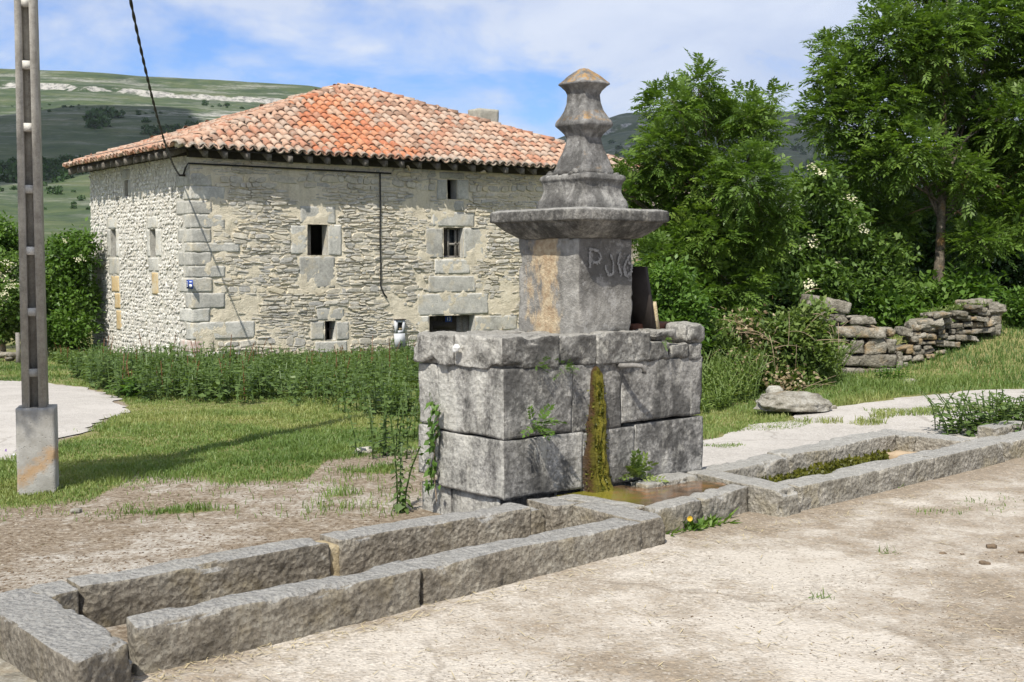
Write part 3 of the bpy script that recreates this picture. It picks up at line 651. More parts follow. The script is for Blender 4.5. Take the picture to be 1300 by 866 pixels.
def px_clumps(lst, Y, dj=.0, seed=0):
    rs = np.random.default_rng(seed); out = []
    for px, py, rx, ry in lst:
        yy = Y+rs.uniform(-1, 1)*dj; q = PY(px, py, yy); k = yy/FPX
        out.append((q[0], q[1], q[2], rx*k, (rx+ry)/2*k*1.05, ry*k))
    return out
def tree(name, label, cat, group, clumps, base, fork, r0, n, L, mat, kind='compound', seed=1, flowers=0, shell=.5, drop=.25, pairs=4, bark=None):
    root = thing(name, label, cat, tuple(base), group)
    inv = -np.asarray(base, float)
    tv, tf = limbs(base, clumps, r0, fork, seed)
    obj('trunk', mesh('trunk', tv+inv, tf, bark or M['bark'], True), root)
    pos, u, k = clump_points(clumps, n, shell)
    d = nrm(u*np.array([1, 1, .55])+np.array([0, 0, .25])+.5*rng.normal(size=u.shape)); LL = L*rng.uniform(.7, 1.25, n)
    tint = np.clip(rng.normal(.45, .18, n)+.14*fbm(pos*1.1, 2, seed), 0, 1)
    if kind == 'compound':
        V, Fq, own = compound(pos, d, LL, pairs)
        tn = tint[own]
    else:
        # sprays of simple leaves round each twig end
        m = 5; B = np.repeat(pos, m, 0)+rng.normal(size=(n*m, 3))*L*.55; D = nrm(np.repeat(d, m, 0)+.75*rng.normal(size=(n*m, 3))+np.array([0, 0, -drop]))
        sd = nrm(np.cross(D, rand_dirs(n*m)*.6+np.array([0, 0, 1.]))); l2 = np.repeat(LL, m)*rng.uniform(.6, 1.1, n*m)
        V, Fq = diamonds(B, D, sd, l2, l2*.55, .08); tn = np.repeat(np.repeat(tint, m), 4)+0*V[:, 0]
        tn = np.clip(tn, 0, 1)
    obj('crown', mesh('crown', V+inv, Fq, mat, False, {'tint': tn}), root, kind=None)
    if flowers:
        fp, fu, _ = clump_points(clumps, flowers*3, .12); sel = fu[:, 2]-.5*fu[:, 1] > .05; fp = fp[sel][:flowers]; fu = fu[sel][:flowers]; m = 26; nf = len(fp)
        c = np.repeat(fp, m, 0); up = np.repeat(nrm(fu*.6+np.array([0, -.5, .8])), m, 0); off = rng.normal(size=(nf*m, 3)); off -= up*(off*up).sum(1)[:, None]; rad = .09
        B = c+off*rad*.55+up*rng.normal(size=(nf*m, 1))*.012+up*.05; D = nrm(off+.5*rand_dirs(nf*m)); sd = nrm(np.cross(up, D)); V, Fq = diamonds(B, D, sd, np.full(nf*m, .042), np.full(nf*m, .042))
        for k_ in range(nf):
            obj('flower_head', mesh('flower_head', V[k_*m*4:(k_+1)*m*4]+inv, np.arange(m*4).reshape(-1, 4), M['flower'], False, {'tint': np.repeat(rng.random(m), 4)}), root)
    return root
# ------------------------------------------------------------------ farmhouse
ROTH = math.atan2(HU1[1], HU1[0])
house = thing('farmhouse', 'two storey rubble stone farmhouse with an orange clay tiled hip roof', 'house', tuple(HC), rotz=ROTH)
HZ = HC[2]
HL, HW, ZT = 14.4, 7.15, 4.68-HZ
OV = .46; OU = .52; ZE = 4.40-HZ; ZR = 6.70-HZ
def fr(x0, y0, x1, y1):
    """a rectangle of the photograph laid on the front wall: u0, u1, z0, z1"""
    a = fac_(x0, (y0+y1)/2)[0]; b = fac_(x1, (y0+y1)/2)[0]; xm = (x0+x1)/2
    return a, b, fac_(xm, y1)[1]-HZ, fac_(xm, y0)[1]-HZ
def lr(x0, y0, x1, y1):
    a = left_(x1, (y0+y1)/2)[0]; b = left_(x0, (y0+y1)/2)[0]; xm = (x0+x1)/2
    return a, b, left_(xm, y1)[1]-HZ, left_(xm, y0)[1]-HZ
WIN = [  # opening, then lintel, jambs, and the stones under it
    (fr(390, 285, 416, 324), [('lintel', fr(381, 262, 426, 284)), ('jamb', fr(369, 286, 389.5, 323)), ('jamb', fr(416.5, 285, 434, 325)), ('apron_stone', fr(380, 325.5, 425, 366))], 'shutter'),
    (fr(563, 289, 588, 327), [('lintel', fr(549, 269, 602, 288)), ('jamb', fr(541, 289.5, 562.5, 328)), ('jamb', fr(588.5, 289.5, 614, 328)), ('apron_stone', fr(552, 329, 597, 348)), ('apron_stone', fr(544, 350, 604, 371.5))], 'casement'),
    (fr(568, 228, 580, 253), [('lintel', fr(558, 219, 590, 227.5)), ('jamb', fr(555, 228.5, 567.5, 254)), ('jamb', fr(580.5, 228.5, 595, 254)), ('sill', fr(562, 255, 589, 268))], None),
    (fr(412.5, 407.5, 426.5, 432), [('lintel', fr(402, 391, 437, 407)), ('jamb', fr(394, 408, 412, 432)), ('jamb', fr(427, 408, 443, 432)), ('sill', fr(400, 433, 441, 448))], 'bars'),
]
DOOR = fr(545, 400.5, 603, 463)
DOOR = (DOOR[0], DOOR[1], -.15, DOOR[3])
DST = [('lintel', fr(530, 372.5, 620, 400)), ('jamb', fr(530, 401, 544.5, 418)), ('jamb', fr(531, 419, 544.5, 440)), ('jamb', fr(529, 441, 544.5, 464)), ('jamb', fr(603.5, 400.5, 657, 420)), ('jamb', fr(603.5, 421, 636, 450))]
LW = [(lr(141, 291, 147, 326), [('lintel', lr(137, 276, 147.5, 290.5)), ('jamb', lr(147.2, 291, 150.5, 326)), ('jamb', lr(136.5, 291, 140.6, 326)), ('sill', lr(139, 327, 150.5, 349)), ('stained_stone', lr(142, 350, 151, 371)), ('stained_stone', lr(146, 372, 153, 392)), ('stained_stone', lr(148, 394, 154, 419))]),
      (lr(191, 291, 197.5, 326), [('lintel', lr(187.5, 274.5, 199.5, 290.5)), ('jamb', lr(197.8, 291, 204.5, 326)), ('jamb', lr(187, 291, 190.7, 326)), ('sill', lr(189, 327, 201.5, 345)), ('stained_stone', lr(193, 346, 201, 374))]),
      (lr(158, 229, 162.5, 249), [('lintel', lr(156, 215, 165, 228)), ('jamb', lr(162.8, 229, 166, 249))])]
def wall_grid(name, span, z0, z1, holes, mat, side, amp, step):
    us = sorted({span[0], span[1]}|{v for h in holes for v in h[:2]}); zs = sorted({z0, z1}|{v for h in holes for v in h[2:]})
    def seg(bk): return np.unique(np.concatenate([np.linspace(a, b, max(2, int((b-a)/step)+1)) for a, b in zip(bk[:-1], bk[1:])]).round(5))
    U, Z = np.meshgrid(seg(us), seg(zs), indexing='ij'); i = np.arange(U.size).reshape(U.shape)
    Q = np.stack([i[:-1, :-1], i[1:, :-1], i[1:, 1:], i[:-1, 1:]], -1); uc = (U[:-1, :-1]+U[1:, 1:])/2; zc_ = (Z[:-1, :-1]+Z[1:, 1:])/2
    keep = np.ones(uc.shape, bool)
    for h in holes: keep &= ~((uc > h[0]) & (uc < h[1]) & (zc_ > h[2]) & (zc_ < h[3]))
    n = amp*(fbm2(U, Z, 2.6, 5, 71+side)+.5*fbm2(U, Z, 11., 3, 75+side))
    if side == 0: V = np.stack([U, -n, Z], -1)
    else: V = np.stack([-n, U, Z], -1)
    Q = Q[keep]; Q = Q if side == 0 else Q[:, ::-1]
    return mesh(name, V.reshape(-1, 3), Q, mat, True)
fw = obj('wall', wall_grid('wall', (0, HL), -.5, ZT, [x[0] for x in WIN]+[DOOR], M['mortar'], 0, .035, .05), house)
lw = obj('wall', wall_grid('wall', (0, HW), -.5, ZT, [x[0] for x in LW], M['wmortar'], 1, .02, .06), house)
bv = np.array([[HL, 0, -.5], [HL, HW, -.5], [0, HW, -.5], [HL, 0, ZT], [HL, HW, ZT], [0, HW, ZT]])
obj('wall', mesh('wall', bv, [(0, 1, 4, 3), (1, 2, 5, 4)], M['mortar']), house)
obj('floor', mesh('floor', np.array([[.05, .05, ZT-.1], [HL-.05, .05, ZT-.1], [HL-.05, HW-.05, ZT-.1], [.05, HW-.05, ZT-.1]]), [(0, 1, 2, 3)], M['dark_wood']), house)

def ashlar(name, r, parent, proud=.008, deep=.25, mat='ashlar', side=0, seed=0, gap=.012):
    u0, u1, z0, z1 = r; L, H = u1-u0-gap, z1-z0-gap
    if side == 0:
        p, q = rock(L, deep, H, .045, .003, .005, 7, seed, .013, .05); p = p+[(u0+u1)/2, deep/2-proud, (z0+z1)/2]
    else:
        p, q = rock(deep, L, H, .045, .003, .005, 7, seed, .013, .05); p = p+[deep/2-proud, (u0+u1)/2, (z0+z1)/2]
    return obj(name, mesh(name, p, q, M[mat], True), parent)
def reveal(r, side, mat, depth=.3):
    u0, u1, z0, z1 = r; V = []; 
    for dp in (0.0, depth):
        for u, z in ((u0, z0), (u1, z0), (u1, z1), (u0, z1)): V.append((u, dp, z) if side == 0 else (dp, u, z))
    Fc = [(0, 1, 5, 4), (1, 2, 6, 5), (2, 3, 7, 6), (3, 0, 4, 7)]
    return mesh('window', np.array(V), Fc, mat)
def frame_bars(r, depth, bars, th, mat, name, parent):
    parts = []
    u0, u1, z0, z1 = r
    for a, b, c, d_ in bars:
        ua, ub = u0+(u1-u0)*a, u0+(u1-u0)*b; za, zb = z0+(z1-z0)*c, z0+(z1-z0)*d_
        parts.append(boxv(((ua+ub)/2, depth, (za+zb)/2), (abs(ub-ua)+th*(ua == ub), th, abs(zb-za)+th*(za == zb))))
    V, Fq = join(parts); return obj(name, mesh(name, V, Fq, mat), parent)
sd = 100
for (op, st, extra) in WIN:
    wn = obj('window', reveal(op, 0, M['ashlar']), house)
    for nm, r in st: sd += 1; ashlar(nm, r, wn, seed=sd)
    u0, u1, z0, z1 = op
    if extra == 'shutter':
        v, f = boxv((u0+.10, .22, (z0+z1)/2), (.20, .05, z1-z0-.02)); obj('shutter', mesh('shutter', v, f, M['grey_wood']), wn)
    if extra == 'casement':
        frame_bars(op, .20, [(.02, .02, 0, 1), (.98, .98, 0, 1), (0, 1, .98, .98), (0, 1, .02, .02), (.42, .42, 0, 1), (.42, .98, .45, .45), (.80, .80, 0, 1)], .06, M['grey_wood'], 'frame', wn)
        v, f = boxv(((u0*.62+u1*.38), .24, (z0+z1)/2), ((u1-u0)*.7, .01, z1-z0-.04)); obj('pane', mesh('pane', v+[.08, 0, 0], f, M['glass']), wn)
        v, f = boxv((u0+(u1-u0)*.2, .21, (z0+z1)/2), ((u1-u0)*.34, .03, z1-z0-.06)); obj('shutter', mesh('shutter', v, f, M['dark_wood']), wn)
    if extra == 'bars':
        for k in (.3, .65): 
            obj('bar', tube_mesh('bar', [(u0+(u1-u0)*k, .12, z0), (u0+(u1-u0)*k, .12, z1)], .014, M['iron']), wn)
        obj('bar', tube_mesh('bar', [(u0, .12, (z0+z1)/2+.05), (u1, .12, (z0+z1)/2+.05)], .012, M['iron']), wn)
for op, st in LW:
    wn = obj('window', reveal(op, 1, M['ashlar']), house)
    for nm, r in st:
        sd += 1; ashlar(nm, r, wn, seed=sd, side=1, proud=.012, mat='ashlar_stained' if nm == 'stained_stone' else 'ashlar')
dr = obj('doorway', reveal(DOOR, 0, M['ashlar'], .6), house)
for nm, r in DST: sd += 1; ashlar(nm, r, dr, seed=sd)
u0, u1, z0, z1 = DOOR
nb = 7
for k in range(nb):
    wdt = (u1-u0)/nb; v, f = boxv((u0+wdt*(k+.5), .30, (z0+z1)/2), (wdt-.012, .05, z1-z0)); obj('door_plank', mesh('door_plank', v, f, M['dark_wood' if k < 5 else 'grey_wood']), dr)
v, f = boxv(((u0*.55+u1*.45), .262, z1-.27), ((u1-u0)*.5, .02, .22)); obj('door_grille', mesh('door_grille', v, f, M['iron']), dr)
def text_mesh(name, body, size, mat, depth=.002):
    cu = bpy.data.curves.new(name, 'FONT'); cu.body = body; cu.size = size; cu.extrude = depth; cu.align_x = 'CENTER'; cu.align_y = 'CENTER'
    o = bpy.data.objects.new(name, cu); COL.objects.link(o); bpy.context.view_layer.update()
    me = bpy.data.meshes.new_from_object(o); bpy.data.objects.remove(o); bpy.data.curves.remove(cu); me.materials.clear(); me.materials.append(mat); me.name = name; return me
nu, nz = fac_(575.5, 405.5); nz -= HZ
v, f = boxv((nu, .235, nz), (.22, .012, .16)); pl = obj('number_plate', mesh('number_plate', v, f, M['blue']), dr)
obj('numerals', text_mesh('numerals', '13', .14, M['white']), pl, mat4=Matrix.Translation((nu, .226, nz)) @ Matrix.Rotation(math.pi/2, 4, 'X'))

# corner stones, alternating long and short
Q3 = [(145, 190, 488), (192, 240, 535), (245, 293, 487), (295, 345, 535), (348, 397, 485), (399, 432, 590), (434, 483, 488), (485, 526, 537), (528, 581, 490), (584, 640, 535), (642, 690, 480), (692, 755, 645), (758, 800, 495), (803, 850, 590)]
avoid = []; avl = []
for k, (ya, yb, xr) in enumerate(Q3):
    za = fac_(250, 170+yb/2.887)[1]-HZ; zb = fac_(250, 170+ya/2.887)[1]-HZ; ue = fac_(100+xr/2.887, 170+(ya+yb)/5.77)[0]; ve = (.75, .38)[k % 2] if k not in (0, 2) else .85
    p, q = rock(ue+.010, ve+.010, zb-za+.016, .05, .004, .006, 6, 300+k, .014, .05); p = p+[(ue-.010)/2, (ve-.010)/2, (za+zb)/2]
    obj('quoin', mesh('quoin', p, q, M['ashlar_red' if k == 12 else 'ashlar'], True), fw)
    avoid.append((-.1, ue+.01, za, zb)); avl.append((-.1, ve+.01, za, zb))
for op, st, _ in WIN: avoid += [op]+[r for _, r in st]
avoid += [DOOR]+[r for _, r in DST]
for op, st in LW: avl += [op]+[r for _, r in st]
mb = fr(499.5, 406, 511.5, 440); avoid.append(mb)

def stone_proto(seed, n=8, pw=5.0):
    rs = np.random.default_rng(seed); th = (np.arange(n)+rs.uniform(-.3, .3, n))/n*2*np.pi; c, s = np.cos(th), np.sin(th)
    r = .5/(np.abs(c)**pw+np.abs(s)**pw)**(1/pw)*rs.uniform(.80, 1.1, n); x, z = r*c, r*s
    tilt = rs.normal(0, .12, 2)
    rings = [(x, .35+0*x, z), (x, -.5+0*x+rs.uniform(-.1, .1, n), z), (x*.93, -.95+1.6*tilt[0]*x+1.6*tilt[1]*z+rs.uniform(-.14, .14, n), z*.88)]
    V = np.concatenate([np.stack(k, 1) for k in rings]+[np.array([[0, -1.0, 0]])]); Fs = []
    for a in range(2):
        for j in range(n): Fs.append((a*n+j, a*n+(j+1) % n, (a+1)*n+(j+1) % n, (a+1)*n+j))
    for j in range(n): Fs.append((2*n+j, 2*n+(j+1) % n, 3*n, 3*n))
    return V, np.array(Fs)
PRO = [stone_proto(k) for k in range(12)]; PROm = [mesh('stone', v, clean_faces(f), M['rub'], False) for v, f in PRO]
PROw = [stone_proto(40+k, 7, 2.6) for k in range(10)]
cells = []; z = -.25
rs = np.random.default_rng(5)
while z < ZT-.03:
    h = rs.choice([rs.uniform(.035, .06), rs.uniform(.06, .10), rs.uniform(.10, .19)], p=[.56, .33, .11]); u = rs.uniform(-.1, .1)
    while u < HL:
        wd = rs.uniform(.08, .40)*(1.25 if h > .09 else 1)*(1 if rs.random() < .9 else 1.7); zz = z+rs.uniform(-.02, .02)+.05*math.sin(u*.9+z)
        hh = h*rs.uniform(.6, 1.05); r = (u, u+wd*.96, zz, zz+hh)
        if not any(r[0] < a[1]-.01 and r[1] > a[0]+.01 and r[2] < a[3]-.01 and r[3] > a[2]+.01 for a in avoid): cells.append(r)
        else:
            # trim beside the dressed stones so the rubble runs up to them
            for cut in ((u, u+wd*.45), (u+wd*.5, u+wd*.96)):
                r2 = (cut[0], cut[1], zz, zz+hh)
                if not any(r2[0] < a[1]-.01 and r2[1] > a[0]+.01 and r2[2] < a[3]-.01 and r2[3] > a[2]+.01 for a in avoid): cells.append(r2)
        u += wd
    z += h
cells = np.array(cells); cu_ = (cells[:, 0]+cells[:, 1])/2; cz = (cells[:, 2]+cells[:, 3])/2
mn = fbm2(cu_, cz, .75, 4, 91)+.35*fbm2(cu_, cz, 3.0, 2, 93); keep = mn > -.36; sunk = mn[keep] < -.12; cells = cells[keep]
mats = []
for (a, b, c, d_), sk in zip(cells, sunk):
    pr = rs.uniform(.010, .024) if sk else rs.uniform(.016, .048)
    mats.append(Matrix.Translation(((a+b)/2, 0, (c+d_)/2)) @ Matrix.Rotation(rs.normal(0, .09), 4, 'Y') @ Matrix.Diagonal(((b-a)*1.04, pr, (d_-c)*1.02, 1)))
area = (cells[:, 1]-cells[:, 0])*(cells[:, 3]-cells[:, 2])*np.where((cells[:, 1] < 10.5) & (cells[:, 2] > .3), 1/(1+cells[:, 0]*.02)**2, .01)
order = np.argsort(-area)
def xform(Mx, V): A = np.array(Mx); return V@A[:3, :3].T+A[:3, 3]
for i in order[:285]:
    k = rs.integers(12); obj('stone', PROm[k], fw, mat4=mats[i])
V, Fq = join([(xform(mats[i], PRO[i % 12][0]), PRO[i % 12][1]) for i in order[285:]])
obj('rubble_stones', mesh('rubble_stones', V, clean_faces(Fq), M['rubs']), fw, kind='stuff')
# the side wall: small pale rounded rubble
parts = []; z = -.25
while z < ZT-.02:
    h = rs.uniform(.06, .12); u = rs.uniform(0, .1)
    while u < HW-.05:
        wd = rs.uniform(.08, .20); r = (u, u+wd, z+rs.uniform(-.04, .03), z+h*rs.uniform(.7, 1.25))
        if rs.random() < .9 and not any(r[0] < a[1]-.01 and r[1] > a[0]+.01 and r[2] < a[3]-.01 and r[3] > a[2]+.01 for a in avl):
            v, f = PROw[rs.integers(10)]
            x = Matrix.Translation((0, (r[0]+r[1])/2, (r[2]+r[3])/2)) @ Matrix.Rotation(-math.pi/2, 4, 'Z') @ Matrix.Rotation(rs.normal(0, .25), 4, 'Y') @ Matrix.Diagonal(((r[1]-r[0])*.9, rs.uniform(.010, .034), (r[3]-r[2])*.9, 1))
            parts.append((xform(x, v), f))
        u += wd
    z += h
V, Fq = join(parts); obj('rubble_stones', mesh('rubble_stones', V, clean_faces(Fq), M['wrubs']), lw, kind='stuff')

# roof: boards, rafters, tiles
A_ = np.array([6.0, HW/2, ZR]); B_ = np.array([6.9, HW/2, ZR]); c00 = np.array([-OU, -OV, ZE]); c10 = np.array([HL+OU, -OV, ZE]); c11 = np.array([HL+OU, HW+OV, ZE]); c01 = np.array([-OU, HW+OV, ZE])
dk = np.array([0, 0, -.035]); RV = [c00, c10, c11, c01, A_, B_]; RV = np.array(RV+[p+dk for p in RV])
RFc = [(0, 1, 5, 4), (1, 2, 5), (2, 3, 4, 5), (3, 0, 4)]
roof = obj('roof', mesh('roof', RV, RFc+[tuple(i+6 for i in f[::-1]) for f in RFc]+[(1, 0, 6, 7), (2, 1, 7, 8), (3, 2, 8, 9), (0, 3, 9, 6)], M['plank']), house)
def tile_proto(seed, chan=False):
    rs_ = np.random.default_rng(seed); n = 7; th = np.linspace(0, np.pi, n); V = []
    L = .43
    for y, ra in ((0, .108), (L*.5, .096), (L, .084)):
        r_ = ra*rs_.uniform(.95, 1.05)
        for t_ in th: V.append((-r_*math.cos(t_), y+rs_.normal(0, .004), r_*.86*math.sin(t_)))
    for t_ in th: V.append((-.090*math.cos(t_), .004, .090*.80*math.sin(t_)-.004))
    Fs = [(a*n+j, a*n+j+1, (a+1)*n+j+1, (a+1)*n+j) for a in range(2) for j in range(n-1)]+[(3*n+j, 3*n+j+1, j+1, j) for j in range(n-1)]
    V = np.array(V)
    if chan: V = V*np.array([1, 1, -1]); Fs = [f[::-1] for f in Fs]
    return V, np.array(Fs)
TP = [tile_proto(k) for k in range(6)]; TPm = [mesh('tile', v, [tuple(x) for x in f], M['tile'], True) for v, f in TP]; CH = tile_proto(99, True)
tiles = []; chans = []
def lay(P0, P1, top, sp=.255, ex=.31):
    """courses of cover and channel tiles on one slope between its eave P0-P1 and the points above it"""
    e = nrm((P1-P0)[None])[0]; L = np.linalg.norm(P1-P0); a = top[0]-P0; n = nrm(np.cross(e, a)[None])[0]; up = np.cross(n, e)
    poly = [(0, 0), (L, 0)]+[((q-P0)@e, (q-P0)@up) for q in top[::-1]]
    H = max(p[1] for p in poly)
    for j in range(int(L/sp)+1):
        x = (j+.5)*sp+rs.normal(0, .006); jit = rs.normal(0, .02)
        for i in range(int(H/ex)+1):
            y = i*ex-.06+jit+rs.normal(0, .012)
            for ch in (0, 1):
                xx = x+sp*.5*ch
                if not bool(INS(poly, np.array([xx]), np.array([max(y+.2, .02)]))[0]): continue
                R = np.stack([e, up, n], 1); M4 = Matrix.Identity(4)
                for r_ in range(3):
                    for c_ in range(3): M4[r_][c_] = R[r_, c_]
                p = P0+e*xx+up*(y-(.03 if ch else 0))+n*(.125 if ch else .075)
                Mx = Matrix.Translation(p) @ M4 @ Matrix.Rotation(rs.normal(0, .05), 4, 'Z') @ Matrix.Rotation(-.055+rs.normal(0, .025), 4, 'X') @ Matrix.Rotation(rs.normal(0, .06), 4, 'Y')
                (chans if ch else tiles).append((Mx, np.linalg.norm((HC0[:2]+p[0]*HU1[:2]+p[1]*HU2[:2]))))
lay(c00, c10, [A_, B_]); nf = len(tiles)
lay(c01, c00, [A_]); lay(c10, c11, [B_]); lay(c11, c01, [B_, A_])
def hips(a, b, lift=.07):
    dv = b-a; L = np.linalg.norm(dv); dv /= L; n = np.array([0, 0, 1.]); n = nrm((n-dv*(n@dv))[None])[0]; x = np.cross(dv, n); out = []
    for i in range(int(L/.33)):
        R = np.stack([x, dv, n], 1); M4 = Matrix.Identity(4)
        for r_ in range(3):
            for c_ in range(3): M4[r_][c_] = R[r_, c_]
        out.append((Matrix.Translation(a+dv*(i*.33-.05)+n*(lift+rs.normal(0, .012))) @ M4 @ Matrix.Rotation(rs.normal(0, .06), 4, 'Z') @ Matrix.Rotation(-.05, 4, 'X') @ Matrix.Diagonal((1.25, 1, 1.15, 1)), 0))
    return out
hp = hips(c00, A_)+hips(A_, B_)+hips(c10, B_)
front = sorted(range(nf), key=lambda i: tiles[i][1])[:290-len(hp[:40])]
for i in front: obj('tile', TPm[rs.integers(6)], roof, mat4=tiles[i][0])
for h in hp[:40]: obj('ridge_tile', TPm[rs.integers(6)], roof, mat4=h[0])
fs = set(front); V, Fq = join([(xform(t[0], TP[i % 6][0]), TP[i % 6][1]) for i, t in enumerate(tiles) if i not in fs]+[(xform(h[0], TP[k % 6][0]), TP[k % 6][1]) for k, h in enumerate(hp[40:]+hips(c01, A_)+hips(c11, B_))]+[(xform(t[0], CH[0]), CH[1]) for t in chans])
obj('roof_tiles', mesh('roof_tiles', V, Fq, M['tiles'], True), roof, kind='stuff')
def mortar_line(a, b):
    n = int(np.linalg.norm(b-a)/.1); k = np.linspace(0, 1, n)[:, None]; p = a+(b-a)*k+np.array([0, 0, .05]); return tube(p+rs.normal(0, .012, p.shape), .085, 6)
V, Fq = join([mortar_line(c00, A_), mortar_line(A_, B_), mortar_line(c10, B_)]); obj('hip_mortar', mesh('hip_mortar', V, clean_faces(Fq), M['mortar'], True), roof)
sl_f = (ZR-ZE)/(HW/2+OV); sl_l = (ZR-ZE)/(6.0+OU)
for k in range(27):
    u = .15+k*.55+rs.normal(0, .03); ln = OV+rs.uniform(-.02, .07); v, f = boxv((0, 0, 0), (.11, ln+.3, .17)); sh = v[:, 1:2]*sl_f
    v = v+np.concatenate([0*sh, 0*sh, sh], 1); yc = -ln/2+.15; v = v+[u, yc, ZE+sl_f*(yc+OV)-.035-.088]
    obj('rafter', mesh('rafter', v, f, M['rafter']), roof)
for k in range(14):
    u = .1+k*.55+rs.normal(0, .03); ln = OU+rs.uniform(-.02, .07); v, f = boxv((0, 0, 0), (ln+.3, .11, .17)); sh = v[:, 0:1]*sl_l
    v = v+np.concatenate([0*sh, 0*sh, sh], 1); xc = -ln/2+.15; v = v+[xc, u, ZE+sl_l*(xc+OU)-.035-.088]
    obj('rafter', mesh('rafter', v, f, M['rafter']), roof)
v, f = boxv((HL/2, -.055, (ZE-.17+ZT+.04)/2), (HL+.14, .15, ZT+.21-ZE)); obj('wall_plate', mesh('wall_plate', v, f, M['plank']), roof)  # dark beam brought down the wall to fill the band under the eaves
v, f = boxv((-.04, HW/2+.06, (ZE-.12+ZT+.04)/2), (.12, HW-.1, ZT+.16-ZE)); obj('wall_plate', mesh('wall_plate', v, f, M['plank']), roof)
for px, py in ((513, 217), (607, 221)):
    u, z = fac_(px, py); p, q = rock(.17, .10, .07, .02, .03, .02, 12, int(px), .02)
    c = Matrix.Translation((u-.1, -.38, z-HZ+.04)) @ Matrix.Rotation(.9 if px < 600 else -.3, 4, 'Y'); obj('broken_tile', mesh('broken_tile', xform(c, p), q, M['ochre'], True), roof)
q = PY(613.5, 150, 39.0); dl = q-HC; cu0, cv0 = dl@HU1, dl@HU2
zt = PY(613.5, 139.5, 39.0)[2]-HZ
p, f = rock(.74, .62, 1.9, .08, .01, .004, 6, 4, .01); obj('chimney', mesh('chimney', p+[cu0, cv0, zt-.95], f, M['cement'], True), roof)
# cables running on the walls
def onf(px, py, out=.06): u, z = fac_(px, py); return (u, -out, z-HZ)
cp = [(-.06, .25, left_(238, 222)[1]-HZ), (-.07, .12, left_(241, 214)[1]-HZ), (-.07, -.07, fac_(247, 208)[1]-HZ)]+[onf(x, 208+(x-247)*.05) for x in range(270, 500, 25)]
obj('cable', tube_mesh('cable', cp, .022, M['black']), house)
obj('cable', tube_mesh('cable', [onf(x, y) for x, y in ((481, 220), (481.5, 260), (481, 300), (482, 340), (482, 364), (486, 373), (490, 378))], .02, M['black']), house)
obj('cable_bracket', tube_mesh('cable_bracket', [(.05, .27, cp[0][2]-.01), (-.16, .27, cp[0][2]-.01)], .028, M['iron']), house)

# meter box, street plate
u0, u1, z0, z1 = mb; uc, zc2 = (u0+u1)/2, (z0+z1)/2
mbx = thing('meter_box', 'white electricity meter box with small window set in the front wall', 'meter box', HC+HU1*uc-HU2*.085+np.array([0, 0, zc2]), rotz=ROTH)
W_, H_ = u1-u0, z1-z0
def ring(w, h, bw, dpt): return join([boxv((-(w-bw)/2, 0, 0), (bw, dpt, h)), boxv(((w-bw)/2, 0, 0), (bw, dpt, h)), boxv((0, 0, (h-bw)/2), (w-2*bw, dpt, bw)), boxv((0, 0, -(h-bw)/2), (w-2*bw, dpt, bw))])
v, f = boxv((0, .02, -H_*.25), (W_, .10, H_*.49)); obj('lower_door', mesh('lower_door', v, f, M['white_box']), mbx)
v, f = ring(W_, H_*.49, W_*.24, .10); obj('upper_door', mesh('upper_door', v+[0, .02, H_*.25], f, M['white_box']), mbx)
v, f = boxv((0, .02, H_*.25), (W_*.54, .02, H_*.33)); obj('meter_window', mesh('meter_window', v, f, M['dark']), mbx)
v, f = boxv((.02, .005, H_*.16), (W_*.3, .012, H_*.07)); obj('meter_tag', mesh('meter_tag', v, f, M['ochre']), mbx)
v, f = boxv((0, -.035, -H_*.42), (.04, .02, .05)); obj('lock', mesh('lock', v, f, M['dark']), mbx)
v, f = boxv((0, -.01, H_*.5+.012), (W_+.03, .10, .022)); obj('lid', mesh('lid', v, f, M['dark_wood']), mbx)
vc, zc2 = left_(243.2, 361)
sg = thing('street_sign', 'small blue enamel street plate with white lettering on the corner stones', 'sign', HC0+HU2*vc+np.array([0, 0, zc2])-HU1*.045, rotz=ROTH-math.pi/2)
v, f = boxv((0, 0, 0), (.36, .014, .21)); obj('plate', mesh('plate', v, f, M['blue']), sg)
tb = []
for x, z_, w_, h_ in [(.04, .055, .07, .035), (.115, .055, .035, .035), (.04, -.035, .10, .07), (.12, -.035, .05, .06), (-.13, .05, .03, .03), (-.13, 0, .03, .03), (-.13, -.05, .03, .03)]: tb.append(boxv((x, -.009, z_), (w_, .006, h_)))
V, Fq = join(tb); obj('lettering', mesh('lettering', V, Fq, M['white']), sg)

# tiled lean-to against the far end of the front
sh_u0, sh_u1, sv, zt_, zb_ = 13.3, 17.2, -1.8, 3.95-HZ, 3.12-HZ
shed = thing('lean_to_shed', 'low lean-to with a red tiled roof glimpsed behind the fountain top', 'shed', tuple(HC), rotz=ROTH)
for c_, s_ in (((sh_u0+.2, sv/2, zb_/2-.15), (.35, -sv-.5, zb_+.5)), ((sh_u1-.2, sv/2, zb_/2-.15), (.35, -sv-.5, zb_+.5)), (((sh_u0+sh_u1)/2, sv+.35, zb_/2-.15), (sh_u1-sh_u0-.85, .35, zb_+.3))):
    v, f = boxv(c_, s_); obj('wall', mesh('wall', v, f, M['drystone']), shed)
a0, a1 = np.array([sh_u0, sv-.15, zb_]), np.array([sh_u1, sv-.15, zb_]); b0, b1 = np.array([sh_u0, -.05, zt_]), np.array([sh_u1, -.05, zt_])
srf = obj('roof', mesh('roof', np.array([a0, a1, b1, b0, a0+dk*2, a1+dk*2, b1+dk*2, b0+dk*2]), [(0, 1, 2, 3), (7, 6, 5, 4), (0, 4, 5, 1), (3, 7, 4, 0), (1, 5, 6, 2)], M['plank']), shed)
tiles = []; chans = []; lay(a0, a1, [b0, b1])
for i, t_ in enumerate(tiles): obj('tile', TPm[i % 6], srf, mat4=t_[0])
